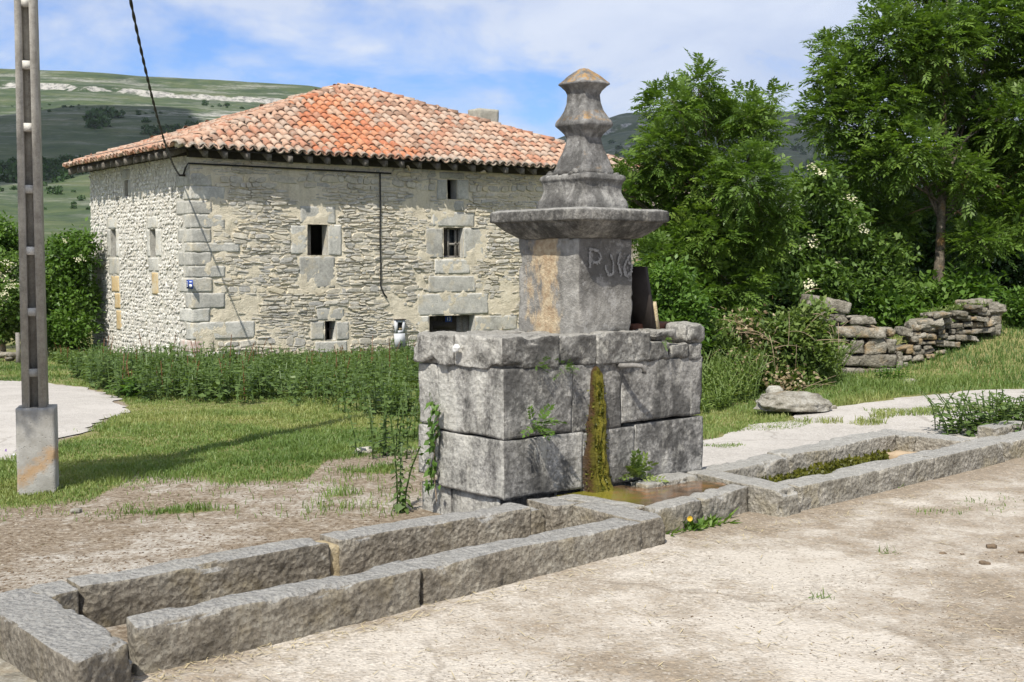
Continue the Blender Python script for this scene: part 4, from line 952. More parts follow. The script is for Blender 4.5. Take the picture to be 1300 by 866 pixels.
V, Fq = join([(xform(t_[0], CH[0]), CH[1]) for t_ in chans]); obj('channel_tiles', mesh('channel_tiles', V, Fq, M['tiles'], True), srf, kind='stuff')

# ------------------------------------------------------------------ fountain
ROTF = math.atan2(FU1[1], FU1[0])
ft = thing('fountain', 'old grey stone fountain with square block base, pillar, cornice and finial', 'fountain', tuple(FC), rotz=ROTF)
def block(name, s0, s1, t0, t1, z0, z1, mat, parent, seed, res=.02, r=.004, amp=.0045, chip=.009, freq=11, base=(0, 0, 0), smooth=True):
    L, W, H = s1-s0, t1-t0, z1-z0; p, q = rock(L, W, H, res, r, amp, freq, seed, chip, .06)
    return obj(name, mesh(name, p+[(s0+s1)/2, (t0+t1)/2, (z0+z1)/2]-np.array(base), q, M[mat], smooth), parent)
G = .004
for k, a in enumerate([(0, .685, 0, .70, .24, .622), (.689, 1.178, .0, .5, .24, .616), (1.185, 1.88, 0, .93, .232, .632), (.015, .5, .706, .95, .30, .64),
                       (.0, .585, .0, .70, .625, 1.075), (.588, 1.046, .002, .5, .620, 1.07), (1.049, 1.87, .002, .93, .642, 1.07), (.02, .5, .706, .945, .644, 1.06)]):
    block('ashlar_block', *a, 'block', ft, 500+k)
for k, a in enumerate([(.03, .5, .60, .93, -.1, .235), (.03, .5, .08, .58, -.1, .235), (.5, 1.86, .06, .9, -.1, .226)]): block('plinth_stone', *a, 'block', ft, 520+k, .04)
block('core', .1, 1.7, .2, .85, .2, 1.2, 'block', ft, 530, .08)
for k, a in enumerate([(-.018, .46, -.010, .48, 1.066, 1.275), (-.028, .30, .482, .945, 1.066, 1.268), (.461, .80, -.006, .5, 1.064, 1.265), (.801, 1.30, -.022, .42, 1.065, 1.28)]):
    block('capstone', *a, 'capstone', ft, 540+k, .014, .006, .017, .045, 12)
for k, a in enumerate([(.31, 1.35, .49, .95, 1.08, 1.262), (1.31, 1.52, -.01, .25, 1.06, 1.19), (1.53, 1.70, -.02, .2, 1.06, 1.17), (1.71, 1.86, .0, .25, 1.05, 1.17), (1.36, 1.60, -.01, .3, 1.195, 1.27), (1.35, 1.85, .3, .9, 1.06, 1.24)]):
    block('rubble_stone', *a, 'capstone', ft, 550+k, .02, .014, .018, .05, 11)
block('rounded_stone', 1.69, 1.885, -.02, .24, 1.165, 1.315, 'capstone', ft, 561, .014, .05, .022, .03, 8)
PCs, PCt = .985, .41; PA, PB = .255, .315
pil = block('pillar', PCs-PA, PCs+PA, PCt-PB, PCt+PB, 1.24, 1.925, 'pillar', ft, 570, .018, .014, .006, .03, 9)
def stack(name, lv, A, B, mat, seed, m=14, nl=70, noise=.006, smooth=1, dx=0.0):
    """square moulded course: (height, half width) levels"""
    lv = np.array(lv, float); tt = np.concatenate([[0], np.cumsum(np.hypot(np.diff(lv[:, 0]), np.diff(lv[:, 1])*.45))]); ti = np.linspace(0, tt[-1], nl)
    zz = np.interp(ti, tt, lv[:, 0]); kk = np.interp(ti, tt, lv[:, 1])
    for _ in range(smooth): kk[1:-1] = .25*kk[:-2]+.5*kk[1:-1]+.25*kk[2:]; zz[1:-1] = .25*zz[:-2]+.5*zz[1:-1]+.25*zz[2:]
    s_ = np.linspace(-1, 1, m, endpoint=False); one = np.ones(m)
    per = np.concatenate([np.stack([s_, -one], 1), np.stack([one, s_], 1), np.stack([-s_, one], 1), np.stack([-one, -s_], 1)])
    cr = np.max(np.abs(per), 1)/np.linalg.norm(per, axis=1); per = per*(1-.035*S((.78-cr)/.07))[:, None]
    V = np.concatenate([per[None]*np.array([A, B])*kk[:, None, None], np.broadcast_to(zz[:, None, None], (nl, 4*m, 1))], 2).reshape(-1, 3)
    n = 4*m; V = V*(1+0*V); nn = nrm(V*np.array([1, 1, 0])); V = V+nn*(noise*fbm(V*11+seed, 5, seed)+noise*1.2*np.minimum(0, fbm(V*5+seed*2, 3, seed+3)))[:, None]
    V[:, 2] += .5*noise*fbm(V*9+7, 3, seed+8)
    i = np.arange(nl-1)[:, None]*n; j = np.arange(n)[None]; Q = np.stack([i+j, i+(j+1) % n, i+n+(j+1) % n, i+n+j], -1).reshape(-1, 4)
    c = np.array([[0, 0, zz[0]], [0, 0, zz[-1]]]); V = np.concatenate([V, c]); jj = np.arange(n); c0 = nl*n
    Q = np.concatenate([Q, np.stack([np.full(n, c0), (jj+1) % n, jj, jj], 1), np.stack([np.full(n, c0+1), (nl-1)*n+jj, (nl-1)*n+(jj+1) % n, (nl-1)*n+(jj+1) % n], 1)])
    return obj(name, mesh(name, V+[PCs+dx, PCt-dx*.8, 0], clean_faces(Q), M[mat], True), ft)
def zy(y, k): return float(PY(740, y, 8.86-.635*k)[2])
CA, CB = .415, .485
stack('cornice', [(zy(302.5, .70), .60), (zy(301, .70), .68), (zy(296, .76), .76), (zy(289, .86), .86), (zy(283, .93), .925), (zy(280, .95), .945), (zy(279.5, .97), .985), (zy(278, 1), 1.0), (zy(268, 1), 1.0), (zy(264.5, 1), .99), (zy(262.5, .9), .9), (zy(262, .6), .3)], CA*1.04, CB*1.01, 'cap', 3, 24, 80, .008, 1, .018)
stack('plinth_moulding', [(zy(266, .52), .525), (zy(258, .52), .525), (zy(252, .5), .505), (zy(246, .46), .465), (zy(240, .44), .44), (zy(233, .44), .445), (zy(228, .46), .465), (zy(226, .48), .49), (zy(221, .48), .488), (zy(219, .4), .45), (zy(218.5, .3), .2)], CA, CB, 'finial', 5, 16, 60, .010, 1, .04)
stack('finial', [(zy(221, .37), .37), (zy(214, .37), .365), (zy(208, .34), .335), (zy(201, .31), .315), (zy(195, .28), .285), (zy(188, .25), .25), (zy(180, .22), .222), (zy(173, .21), .212), (zy(168, .24), .24), (zy(161, .31), .30), (zy(156, .35), .348), (zy(153, .35), .352), (zy(150, .33), .335), (zy(145, .28), .29), (zy(138, .24), .243), (zy(128, .2), .207), (zy(118, .2), .20), (zy(112, .23), .225), (zy(106, .28), .275), (zy(103, .31), .31), (zy(101, .31), .312), (zy(99.5, .29), .28), (zy(95, .22), .215), (zy(90, .13), .13), (zy(86.5, .05), .05)], CA*.94, CB*.94, 'finial_top', 7, 16, 120, .007, 0, .045)
for k in range(20):
    sdx = rs.uniform(-.155, .155); 
    a = (PCs+.035+sdx, PCt-.21+rs.normal(0, .01)) if k % 2 else (PCs-.115+rs.normal(0, .01), PCt-.03+rs.uniform(-.18, .18))
    w_ = rs.uniform(.03, .07); block('mortar_lump', a[0]-w_/2, a[0]+w_/2, a[1]-w_/2, a[1]+w_/2, zy(220, .4)-.01, zy(220, .4)+rs.uniform(.02, .045), 'finial', ft, 600+k, .012, .02, .012, .02, 20)
# worn white-wash letters on the pillar's front
def strokes(lst, x0, y0, kx, out, wmin, seed):
    parts = []; P0 = F(0, PCt-PB-.004)
    for st in lst:
        pts = np.array([Ppl(x0+a/kx, y0+b/kx, P0, FU2) for a, b in st]); loc_ = np.stack([(pts-FC)@FU1, (pts-FC)@FU2, pts[:, 2]], 1)
        sg_ = np.concatenate([[0], np.cumsum(np.linalg.norm(np.diff(loc_, axis=0), axis=1))]); n = int(sg_[-1]/.0035)
        for t_ in np.linspace(0, sg_[-1], n):
            c = np.array([np.interp(t_, sg_, loc_[:, j]) for j in range(3)])+np.array([rs.normal(0, wmin*.22), 0, rs.normal(0, wmin*.22)])
            if rs.random() < .12: continue
            m_ = 6; th = np.arange(m_)/m_*2*np.pi; rr = rs.uniform(.35, 1, m_)*wmin*.55
            v = np.stack([c[0]+rr*np.cos(th), np.full(m_, c[1]-out-rs.uniform(0, .001)), c[2]+rr*np.sin(th)], 1); v = np.concatenate([v, c[None]+[[0, -out-.002, 0]]])
            parts.append((v, np.array([(m_, j, (j+1) % m_, (j+1) % m_) for j in range(m_)])))
    return join(parts)
for lt_ in ([[(185, 140), (175, 230), (180, 340)], [(190, 145), (270, 160), (300, 230), (270, 290), (215, 290)]], [[(345, 330), (380, 415), (430, 420), (440, 300), (415, 205)]], [[(515, 180), (490, 250), (495, 330), (530, 430)], [(615, 215), (570, 290), (550, 370), (585, 440), (635, 400), (640, 310), (600, 290)]]):
    V, Fq = strokes(lt_, 728, 300, 8.66, .002, .019, 1); obj('painted_letter', mesh('painted_letter', V, clean_faces(Fq), M['paint']), pil)
# drip moss down the front
zz = np.linspace(.19, 1.075, 90); hw = np.interp(zz, [.19, .23, .4, .6, .8, 1.0, 1.05, 1.075], [.15, .135, .115, .095, .078, .056, .045, .018]); xx = np.linspace(-1, 1, 28)
X_, Z_ = np.meshgrid(xx, zz, indexing='ij'); HWm = np.broadcast_to(hw, X_.shape); bul = np.interp(Z_, [.19, .3, .6, 1.05], [.10, .06, .045, .025])
sx = .80+X_*HWm*(1+.35*fbm2(X_*.5, Z_, 9, 4, 31))+.014*fbm2(0*X_, Z_, 6, 3, 3); nn = fbm2(X_*HWm*9, Z_, 9, 4, 6); ed = np.clip(1-np.abs(X_), 0, 1)*np.clip((1.075-Z_)/.08, 0, 1)
tt_ = .02-(bul+.02)*S(ed*2.2)-(.022*nn+.012*fbm2(X_*HWm*30, Z_*30, 1, 2, 8))*S(ed*3)
i = np.arange(X_.size).reshape(X_.shape); Q = np.stack([i[:-1, :-1], i[1:, :-1], i[1:, 1:], i[:-1, 1:]], -1).reshape(-1, 4)
obj('drip_moss', mesh('drip_moss', np.stack([sx, tt_, Z_], -1).reshape(-1, 3), Q, M['moss'], True, {'edge': np.clip(ed*1.25, 0, 1).ravel()}), ft)
n = 1500; zq = .2+.75*rng.random(n)**1.7; wq = np.interp(zq, zz, hw); xq = .80+rng.normal(0, .38, n)*wq; yq = -np.interp(zq, [.19, .3, .6, 1.05], [.085, .05, .035, .018])*np.clip(1-((xq-.8)/wq)**2, 0, 1)-.004
Dq = nrm(rng.normal(size=(n, 3))+[0, -.9, -.3]); Vq, Fq = diamonds(np.column_stack([xq, yq, zq]), Dq, nrm(np.cross(Dq, rand_dirs(n))), rng.uniform(.010, .026, n), rng.uniform(.008, .016, n), .1)
obj('moss_tufts', mesh('moss_tufts', Vq, Fq, M['algae'], False, {'tint': np.repeat(np.clip(rng.normal(.5, .25, n), 0, 1), 4)}), ft, kind='stuff')
sp_ = F(0, 0)
s1, z1_ = 1.03, 1.045
obj('spout', tube_mesh('spout', [(s1-.02, .03, z1_), (s1-.03, -.06, z1_+.005), (s1-.005, -.12, z1_+.012), (s1+.05, -.15, z1_+.005), (s1+.075, -.155, z1_-.02), (s1+.075, -.15, z1_-.045)], [.02, .018, .017, .016, .017, .018], M['spout'], 10), ft)
u_ = F(.31, -.06)
p, q = rock(.03, .012, .032, .005, .006, .02, 45, 2); c = Matrix.Translation((.085, -.045, 1.205)); obj('bird_dropping', mesh('bird_dropping', xform(Matrix.Translation((-.062, .42, 1.19)) @ Matrix.Rotation(math.pi/2, 4, 'Z'), p*[1.4, 1, 1.6]), q, M['dropping'], True), ft)
# hatch behind the pillar
hat = thing('hatch', 'rusty iron hatch with dark lid propped open behind the pillar', 'hatch', tuple(F(1.50, .40, 1.25)), rotz=ROTF)
v, f = join([boxv((.12, -.15, .03), (.48, .05, .06)), boxv((.12, .35, .03), (.48, .05, .06)), boxv((.335, .10, .03), (.05, .45, .06)), boxv((-.095, .10, .03), (.05, .45, .06))]); obj('frame', mesh('frame', v, f, M['rust']), hat)
v, f = boxv((.12, .10, .022), (.38, .44, .02)); obj('inner_plate', mesh('inner_plate', v, f, M['iron']), hat)
v, f = boxv((0, 0, .24), (.03, .40, .46)); sh = v[:, 2:3]*-.22; obj('lid', mesh('lid', v+np.concatenate([sh, 0*sh, 0*sh], 1)+[-.0, -.08, 0], f, M['iron']), hat)
v, f = boxv((.055, -.25, .10), (.03, .02, .24)); sh = v[:, 2:3]*-.2; obj('prop', mesh('prop', v+np.concatenate([sh, 0*sh, 0*sh], 1), f, M['ochre']), hat)

# ------------------------------------------------------------------ troughs and basin
def slab(name, Qd, z0, z1, mat, parent, seed, res=.015, r=.007, amp=.007, chip=.030, freq=10, org=(0, 0, 0)):
    Qd = np.asarray(Qd, float); L = (np.linalg.norm(Qd[1]-Qd[0])+np.linalg.norm(Qd[2]-Qd[3]))/2; W = (np.linalg.norm(Qd[3]-Qd[0])+np.linalg.norm(Qd[2]-Qd[1]))/2; H = z1-z0
    p, q = rock(L, W, H, res, r, amp, freq, seed, chip, .05)
    top = S((p[:, 2]-(H/2-.05))/.04); rough = fbm(p*36+seed, 4, seed+7)*.013*(1-top); p[:, 1] += rough*np.sign(-p[:, 1])*-1; p[:, 2] += .006*fbm(p*np.array([2.5, 2.5, 0])+seed, 2, seed)*top
    return obj(name, mesh(name, quadwarp(p, L, W, H, Qd, z0, z1)-np.array(org), q, M[mat], True), parent)
def rect(s0, s1, t0, t1): return [(s0, t0), (s1, t0), (s1, t1), (s0, t1)]
lt = thing('water_trough', 'long dry stone trough in front with cracked corner and open joint', 'trough', tuple(FC), rotz=ROTF)
ST = 'trough'
slab('kerb_stone', [(-2.935, -1.135), (-1.425, -1.085), (-1.41, -.87), (-2.90, -.965)], -.12, .235, ST, lt, 1)
slab('kerb_stone', [(-1.41, -1.08), (.22, -1.0), (.20, -.79), (-1.40, -.865)], -.12, .232, ST, lt, 2)
slab('kerb_stone', [(.225, -.985), (.455, -.97), (.50, -.345), (.27, -.345)], -.12, .237, ST, lt, 3)
slab('kerb_stone', [(.13, -.335), (.34, -.335), (.33, -.04), (.15, -.04)], -.12, .243, ST, lt, 4)
slab('kerb_stone', [(-2.835, -.29), (-1.44, -.255), (-1.45, -.055), (-2.83, -.08)], -.12, .225, ST, lt, 5)
slab('kerb_stone', [(-3.03, -.36), (-2.842, -.29), (-2.84, -.08), (-3.12, -.11)], -.12, .218, ST, lt, 6, chip=.06)
slab('kerb_stone', [(-1.375, -.25), (.02, -.235), (.02, -.03), (-1.385, -.045)], -.12, .232, ST, lt, 7)
slab('kerb_stone', [(.025, -.235), (.135, -.24), (.14, -.06), (.025, -.05)], -.12, .222, ST, lt, 8)
slab('joint_mortar', [(-1.45, -.245), (-1.37, -.245), (-1.37, -.06), (-1.45, -.06)], -.1, .20, 'ochre', lt, 9, r=.008)
slab('end_stone', [(-3.29, -1.42), (-3.00, -1.255), (-3.0, -.13), (-3.30, -.20)], -.16, .225, ST, lt, 10)
slab('broken_chip', [(-3.03, -1.25), (-2.95, -1.15), (-2.955, -1.05), (-3.02, -1.06)], -.12, .10, ST, lt, 11, chip=.05)
slab('broken_chip', [(-3.02, -1.05), (-2.945, -1.04), (-2.89, -.90), (-3.02, -.86)], -.12, .15, ST, lt, 12, chip=.05)
slab('floor_slab', [(-3.0, -.82), (.25, -.8), (.25, -.2), (-3.0, -.25)], -.12, -.02, 'sediment', lt, 13, .06)
bs = thing('basin', 'low stone basin under the spout holding shallow rusty water', 'basin', tuple(FC), rotz=ROTF)
slab('rim_stone', [(.505, -.82), (1.05, -.755), (1.03, -.60), (.58, -.665)], -.1, .238, 'trough_pale', bs, 20)
slab('rim_stone', [(1.055, -.755), (1.60, -.655), (1.60, -.50), (1.035, -.60)], -.1, .24, 'trough_pale', bs, 21)
slab('rim_stone', [(.50, -.66), (.60, -.665), (.56, -.04), (.345, -.04)], -.1, .232, 'trough_pale', bs, 22)
slab('rim_stone', [(1.08, -.20), (1.60, -.22), (1.62, .02), (1.10, -.01)], -.1, .252, 'trough_pale', bs, 23, chip=.06)
slab('basin_floor', [(.5, -.7), (1.65, -.6), (1.65, .0), (.4, .0)], -.1, .18, 'sediment', bs, 25, .05)
wp = [(.52, -.67), (1.03, -.61), (1.58, -.52), (1.66, -.38), (1.62, -.2), (1.1, -.14), (1.05, .01), (.45, .01)]
obj('water', mesh('water', np.array([(a, b, .219) for a, b in wp]), [tuple(range(len(wp)))], M['water']), bs, kind='stuff')
rt = thing('water_trough', 'second stone trough beyond the block with green algae inside', 'trough', tuple(FC), rotz=ROTF)
RQ = np.array([(1.63, -.90), (4.97, -.68), (4.98, .50), (1.72, .09)])
def rq(a0, a1, b0, b1):
    out = []
    for a, b in ((a0, b0), (a1, b0), (a1, b1), (a0, b1)): out.append(tuple((1-a)*(1-b)*RQ[0]+a*(1-b)*RQ[1]+a*b*RQ[2]+(1-a)*b*RQ[3]))
    return out
slab('kerb_stone', rq(.07, .62, 0, .22), -.12, .235, 'trough_pale', rt, 31)
slab('kerb_stone', rq(.624, .985, 0, .23), -.12, .238, 'trough_pale', rt, 32)
slab('end_stone', rq(-.01, .068, -.02, .42), -.12, .245, 'trough_pale', rt, 33, chip=.06)
slab('end_stone', rq(.0, .075, .425, .98), -.12, .238, 'trough_pale', rt, 34)
slab('kerb_stone', rq(.08, .36, .76, 1.0), -.12, .235, 'trough_pale', rt, 35)
slab('kerb_stone', rq(.363, .90, .77, 1.0), -.12, .24, 'trough_pale', rt, 36)
slab('kerb_stone', rq(.90, .99, .62, 1.0), -.12, .238, 'trough_pale', rt, 37)
slab('kerb_stone', rq(.90, .988, .235, .615), -.12, .236, 'trough_pale', rt, 38)
slab('floor_slab', rq(.05, .92, .2, .8), -.14, .02, 'sediment', rt, 39, .06)
slab('sediment_bank', rq(.80, .905, .22, .80), -.1, .10, 'sediment', rt, 40, .03, .04, .03)
kerb = thing('kerb', 'low stone kerb continuing right from the end of the far trough', 'kerb', tuple(FC), rotz=ROTF)
slab('kerb_stone', [(4.99, -.66), (6.3, -.60), (6.3, -.32), (4.99, -.36)], -.12, .225, 'trough_pale', kerb, 41)
slab('kerb_stone', [(5.85, -.08), (6.5, -.05), (6.5, .14), (5.85, .12)], -.12, .22, 'trough_pale', kerb, 42)
# algae heaped along the far trough's back wall
n = 5200; a = rng.uniform(.10, .87, n); b = .77-np.abs(rng.normal(0, .10, n)); b = np.where(rng.random(n) < .3, rng.uniform(.45, .77, n), b)
sq = ((1-a)*(1-b))[:, None]*RQ[0]+(a*(1-b))[:, None]*RQ[1]+(a*b)[:, None]*RQ[2]+((1-a)*b)[:, None]*RQ[3]
top = .02+.085*S((b-.62)/.14)+.022*fbm2(a*14, b*4, 1, 3, 5); zz_ = rng.uniform(.0, 1, n)**.6*top
D = nrm(rng.normal(size=(n, 3))+[0, -.4, .7]); sdv = nrm(np.cross(D, rand_dirs(n))); V, Fq = diamonds(np.column_stack([sq, zz_+.01]), D, sdv, rng.uniform(.02, .05, n), rng.uniform(.015, .03, n), .1)
obj('algae', mesh('algae', V, Fq, M['algae'], False, {'tint': np.repeat(np.clip(.2+zz_*4+rng.normal(0, .15, n), 0, 1), 4)}), rt, kind='stuff')
stp = Pg(25, 845)
stq = [tuple(x[:2]) for x in (Pz(-60, 905, .02), Pz(72, 868, .02), Pz(30, 836, .02), Pz(-60, 800, .02))]
step_ = thing('stone_step', 'worn flat stone slab on the ground beside the near end of the trough', 'slab', (float(stp[0]), float(stp[1]), 0))
slab('slab', stq, -.08, .045, 'boulder', step_, 50, org=(float(stp[0]), float(stp[1]), 0), chip=.05)
# ------------------------------------------------------------------ concrete pole and overhead cable
pb = Pg(47, 628); PBZ = float(pb[2])
pole = thing('concrete_pole', 'tall concrete power pole with ladder recesses standing on the grass', 'pole', (pb[0], pb[1], PBZ), rotz=math.radians(15))
v, f = rock(.275, .27, .85, .02, .004, .0012, 14, 70, .015, .02); obj('footing', mesh('footing', v+[0, .13, .425-.2], f, M['footing'], True), pole)
ZB, ZP = .64, 8.6
def taper(x0, x1, y0, y1, z0, z1, sc0, sc1):
    v, f = boxv((0, 0, 0), (1, 1, 1)); o = []
    for k in v: s_ = sc0 if k[2] < 0 else sc1; o.append(((x0 if k[0] < 0 else x1)*s_, (y0 if k[1] < 0 else y1), z0 if k[2] < 0 else z1))
    return np.array(o), f
for a in ((-.095, -.042), (.022, .077)):
    v, f = taper(a[0], a[1], .03, .23, ZB, ZP, 1.0, .62); obj('flange', mesh('flange', v, f, M['concrete']), pole)
v, f = taper(-.042, .022, .12, .16, ZB, ZP, 1, .62); obj('web', mesh('web', v, f, M['concrete']), pole)
k = 0; z = ZB+.27
while z < ZP-.1:
    s_ = 1-.38*(z-ZB)/(ZP-ZB); v, f = taper(-.0425*s_, .0225*s_, .033, .12, z-.03, z+.03, 1, 1); sh = (v[:, 1:2]-.12)*-.02
    obj('rung', mesh('rung', v+np.concatenate([0*sh, 0*sh, sh*.5], 1), f, M['concrete']), pole); z += .455
hb = HC+HU2*.27-HU1*.16; hb = np.array([hb[0], hb[1], cp[0][2]+HZ])
e1 = np.array([pb[0], pb[1]+.13, PBZ+8.3])
pw = thing('overhead_cable', 'black twisted overhead cable sagging from the pole to the house corner', 'cable', tuple(hb))
kk = np.linspace(0, 1, 60)[:, None]; base = hb+(e1-hb)*kk; sag = 1.15*4*kk*(1-kk); base = base-np.concatenate([0*sag, 0*sag, sag], 1)
for ph in (0, math.pi):
    tw = np.linspace(0, 160, 600)+ph; kk2 = np.linspace(0, 1, 600)[:, None]; b2 = np.stack([np.interp(kk2[:, 0], kk[:, 0], base[:, j]) for j in range(3)], 1)
    obj('strand', tube_mesh('strand', b2+np.stack([np.cos(tw), 0*tw, np.sin(tw)], 1)*.011-hb, .014, M['black'], 5), pw)

# ------------------------------------------------------------------ dry stone walls, boulder, stone heap, post
def wall_stone(parent, x0, y0, x1, y1, Y, dep, seed, rot=0.0, mat='drystone', org=None):
    a = PY(x0, (y0+y1)/2, Y); b = PY(x1, (y0+y1)/2, Y); zt2 = PY((x0+x1)/2, y0, Y)[2]; zb2 = PY((x0+x1)/2, y1, Y)[2]
    L, H = abs(b[0]-a[0])*.995, (zt2-zb2)*.99; p, q = rock(L, dep, H, max(.022, L/20), min(.018, H*.14), min(.035, H*.28), 6, seed, .06, .07)
    Mx = Matrix.Rotation(rot, 4, 'Y'); p = xform(Mx, p); c = np.array([(a[0]+b[0])/2, Y+dep/2+random.uniform(-.03, .03), (zt2+zb2)/2])
    return obj('stone', mesh('stone', p+c-np.array(org), q, M[mat], True), parent)
o1 = tuple(Pz(1095, 478, .0)*0+np.array([PY(1095, 478, 19)[0], 19, PY(1095, 478, 19)[2]]))
dw = thing('dry_stone_wall', 'stub of dry stone wall built of large flat blocks, partly overgrown', 'wall', o1)
for k, (x0, y0, x1, y1, rot) in enumerate([(1025, 379, 1080, 394, .20), (1056, 397, 1076, 413, -.35), (1080, 403, 1114, 413, .0), (1061, 415, 1126, 429, .02), (1127, 417, 1138.5, 430, 0), (1063, 437, 1079, 449, .1), (1080.5, 431, 1097, 449, 0), (1098, 430, 1126, 450, 0), (1127, 431, 1139, 450, 0), (1065, 450.5, 1138.5, 466, .03), (1051, 453, 1065, 471, .1), (1052, 438, 1062, 452, 0), (1066, 467, 1140, 480, .02), (1040, 396, 1060, 402, .25), (1046, 403, 1057, 410, -.1), (1062, 430, 1080, 436, .05), (1040, 412, 1061, 424, 0), (1038, 425, 1061, 437, 0), (1036, 440, 1051, 470, 0), (1025, 395, 1045, 410, 0), (1140, 447, 1147, 470, 0)]):
    wall_stone(dw, x0, y0, x1, y1, 19+.02*(k % 3), .55, 800+k, rot, org=o1)
o2 = tuple(PY(1205, 450, 19.6))
dw2 = thing('dry_stone_wall', 'curved tumbledown dry stone wall of thin stacked stones on the bank', 'wall', o2)
rs = np.random.default_rng(31); cnt = 0
for k in range(13):
    f0 = k/13; x = 1137+rs.uniform(0, 5)
    while x < 1262:
        w_ = rs.uniform(9, 26); g_ = (x+w_/2-1138)/124; yb = 478-58*g_**.9; yt = np.interp(x+w_/2, [1138, 1147, 1152, 1165, 1180, 1205, 1225, 1262], [452, 450, 424, 410, 399, 392, 390, 386]); h_ = 6.4*rs.uniform(.8, 1.2)
        y = yb-f0*13*6.1
        if y-h_ > yt-2: wall_stone(dw2, x, y-h_, x+w_, y, 19.1+1.0*g_+rs.uniform(0, .08)+(.5 if f0 > .75 else 0)*0, .45, 900+cnt, rs.normal(-.12*(g_ < .5), .08), org=o2); cnt += 1
        x += w_*.99
for k, (x0, y0, x1, y1, rot) in enumerate([(1160, 406, 1200, 417, -.18), (1146, 417, 1160, 428, .2), (1184, 397, 1212, 405, -.1), (1255, 398, 1272, 412, 0), (1256, 412, 1271, 428, 0), (1256, 384, 1270, 397, 0), (1226, 381, 1262, 389, -.1)]):
    wall_stone(dw2, x0, y0, x1, y1, 19.3+(1.0 if x0 > 1220 else .1), .5, 960+k, rot, org=o2)
n = 900; px_ = rng.uniform(1147, 1258, n); yt_ = np.interp(px_, [1147, 1152, 1165, 1180, 1205, 1225, 1262], [450, 426, 412, 401, 394, 391, 387]); ps = np.array([PY(x_, y_-1+rng.normal(0, 2), 19.35+1.0*(x_-1138)/124+rng.uniform(0, .3)) for x_, y_ in zip(px_, yt_)])
Dq = nrm(rng.normal(size=(n, 3))*[.7, .7, .5]+[0, 0, .4]); V, Fq = diamonds(ps, Dq, nrm(np.cross(Dq, rand_dirs(n))), rng.uniform(.03, .09, n), rng.uniform(.012, .03, n), .1)
obj('moss_tufts', mesh('moss_tufts', V-np.array(o2), Fq, M['bramble'], False, {'tint': np.repeat(np.clip(rng.normal(.6, .25, n), 0, 1), 4)}), dw2, kind='stuff')
q = Pg(1010, 527); bo = thing('boulder', 'big flat layered boulder lying beside the pale path', 'boulder', tuple(q))
p, f = box_grid(2, 2, 2, .07); p = nrm(p); p = p*(1+.30*fbm(p*1.6+3, 4, 3))[:, None]*np.array([.43, .33, .155]); lay_ = np.sin(p[:, 2]*70+3*fbm(p*6, 2, 4)); p = p*(1+.028*lay_)[:, None]; p[:, 2] = np.where(p[:, 2] < -.05, -.05+(p[:, 2]+.05)*.2, p[:, 2])
obj('rock', mesh('rock', p+[0, .2, .10], f, M['boulder'], True), bo)
q = Pg(990, 520); b2 = thing('boulder', 'small pale rock perched behind the big flat boulder', 'boulder', tuple(q))
p, f = rock(.20, .2, .14, .02, .06, .03, 7, 81); obj('rock', mesh('rock', p+[.02, .38, .17], f, M['boulder'], True), b2)
for k, (px, py, sz, lab) in enumerate([(1055, 520, .12, 'fist-sized pale stone right of the big boulder'), (1155, 488, .16, 'pale stone lying in the grass below the dry wall'), (1146, 484, .10, 'small grey stone in grass just left of the pale one'), (462, 576, .16, 'white stone on the bare patch left of the fountain'), (97, 651, .07, 'small stone at the turf edge right of the pole'), (768, 818, .035, 'white pebble on the open concrete')]):
    q = Pg(px, py); s_ = thing('stone', lab, 'stone', tuple(q)); p, f = rock(sz, sz*.8, sz*.5, sz*.1, sz*.2, sz*.12, 1.2/sz, 85+k); obj('rock', mesh('rock', p+[0, 0, sz*.18], f, M['boulder' if k != 5 else 'pebble'], True), s_)
q = Pg(8, 459); hp_ = thing('stone_heap', 'heap of pale stones in grass at the left edge beyond the road', 'heap', tuple(q))
for k in range(26):
    s_ = rs.uniform(.15, .4); p, f = rock(s_, s_*.7, s_*.4, s_*.18, s_*.12, s_*.08, 3, 700+k); a_ = rs.uniform(0, 6.28); rr_ = rs.random()
    obj('stone', mesh('stone', xform(Matrix.Translation((rs.uniform(-1.0, .55), rs.uniform(-.3, .3), .05+.28*(1-rr_)*rs.random())) @ Matrix.Rotation(a_, 4, 'Z'), p), f, M['drystone'], True), hp_)
q = Pg(23, 462); po = thing('wooden_post', 'short grey wooden fence post beside the stone heap', 'post', tuple(q))
obj('shaft', tube_mesh('shaft', [(0, 0, -.1), (.01, 0, .3), (.0, .0, .75)], [.06, .055, .05], M['grey_wood'], 8), po)

# ------------------------------------------------------------------ trees
def B_(px, py, Y, z=None):
    q = PY(px, py, Y); return np.array([q[0], Y, float(ground_z(q[0], Y)) if z is None else z])
T1 = px_clumps([(885, 108, 22, 34), (840, 132, 20, 26), (862, 140, 20, 30), (905, 150, 42, 36), (845, 190, 40, 38), (950, 148, 30, 34), (978, 128, 12, 16), (965, 170, 22, 28), (880, 230, 60, 46), (950, 230, 45, 48), (835, 265, 40, 40), (805, 222, 24, 24), (800, 250, 22, 20), (815, 285, 26, 22), (900, 300, 60, 46), (965, 300, 42, 46), (850, 325, 40, 30), (930, 365, 52, 38), (870, 378, 46, 34), (990, 265, 18, 36)], 20, .7, 1); T1 = [(c[0], c[1], c[2], c[3]*.84, c[4]*.84, c[5]*.84) for c in T1]
tree('ash_tree', 'bushy young ash with several upright leafy spires behind the fountain', 'tree', 'ash trees', T1, B_(905, 440, 20.3), PY(900, 330, 20.3), .10, 6000, .26, M['ash'], seed=1, pairs=5)
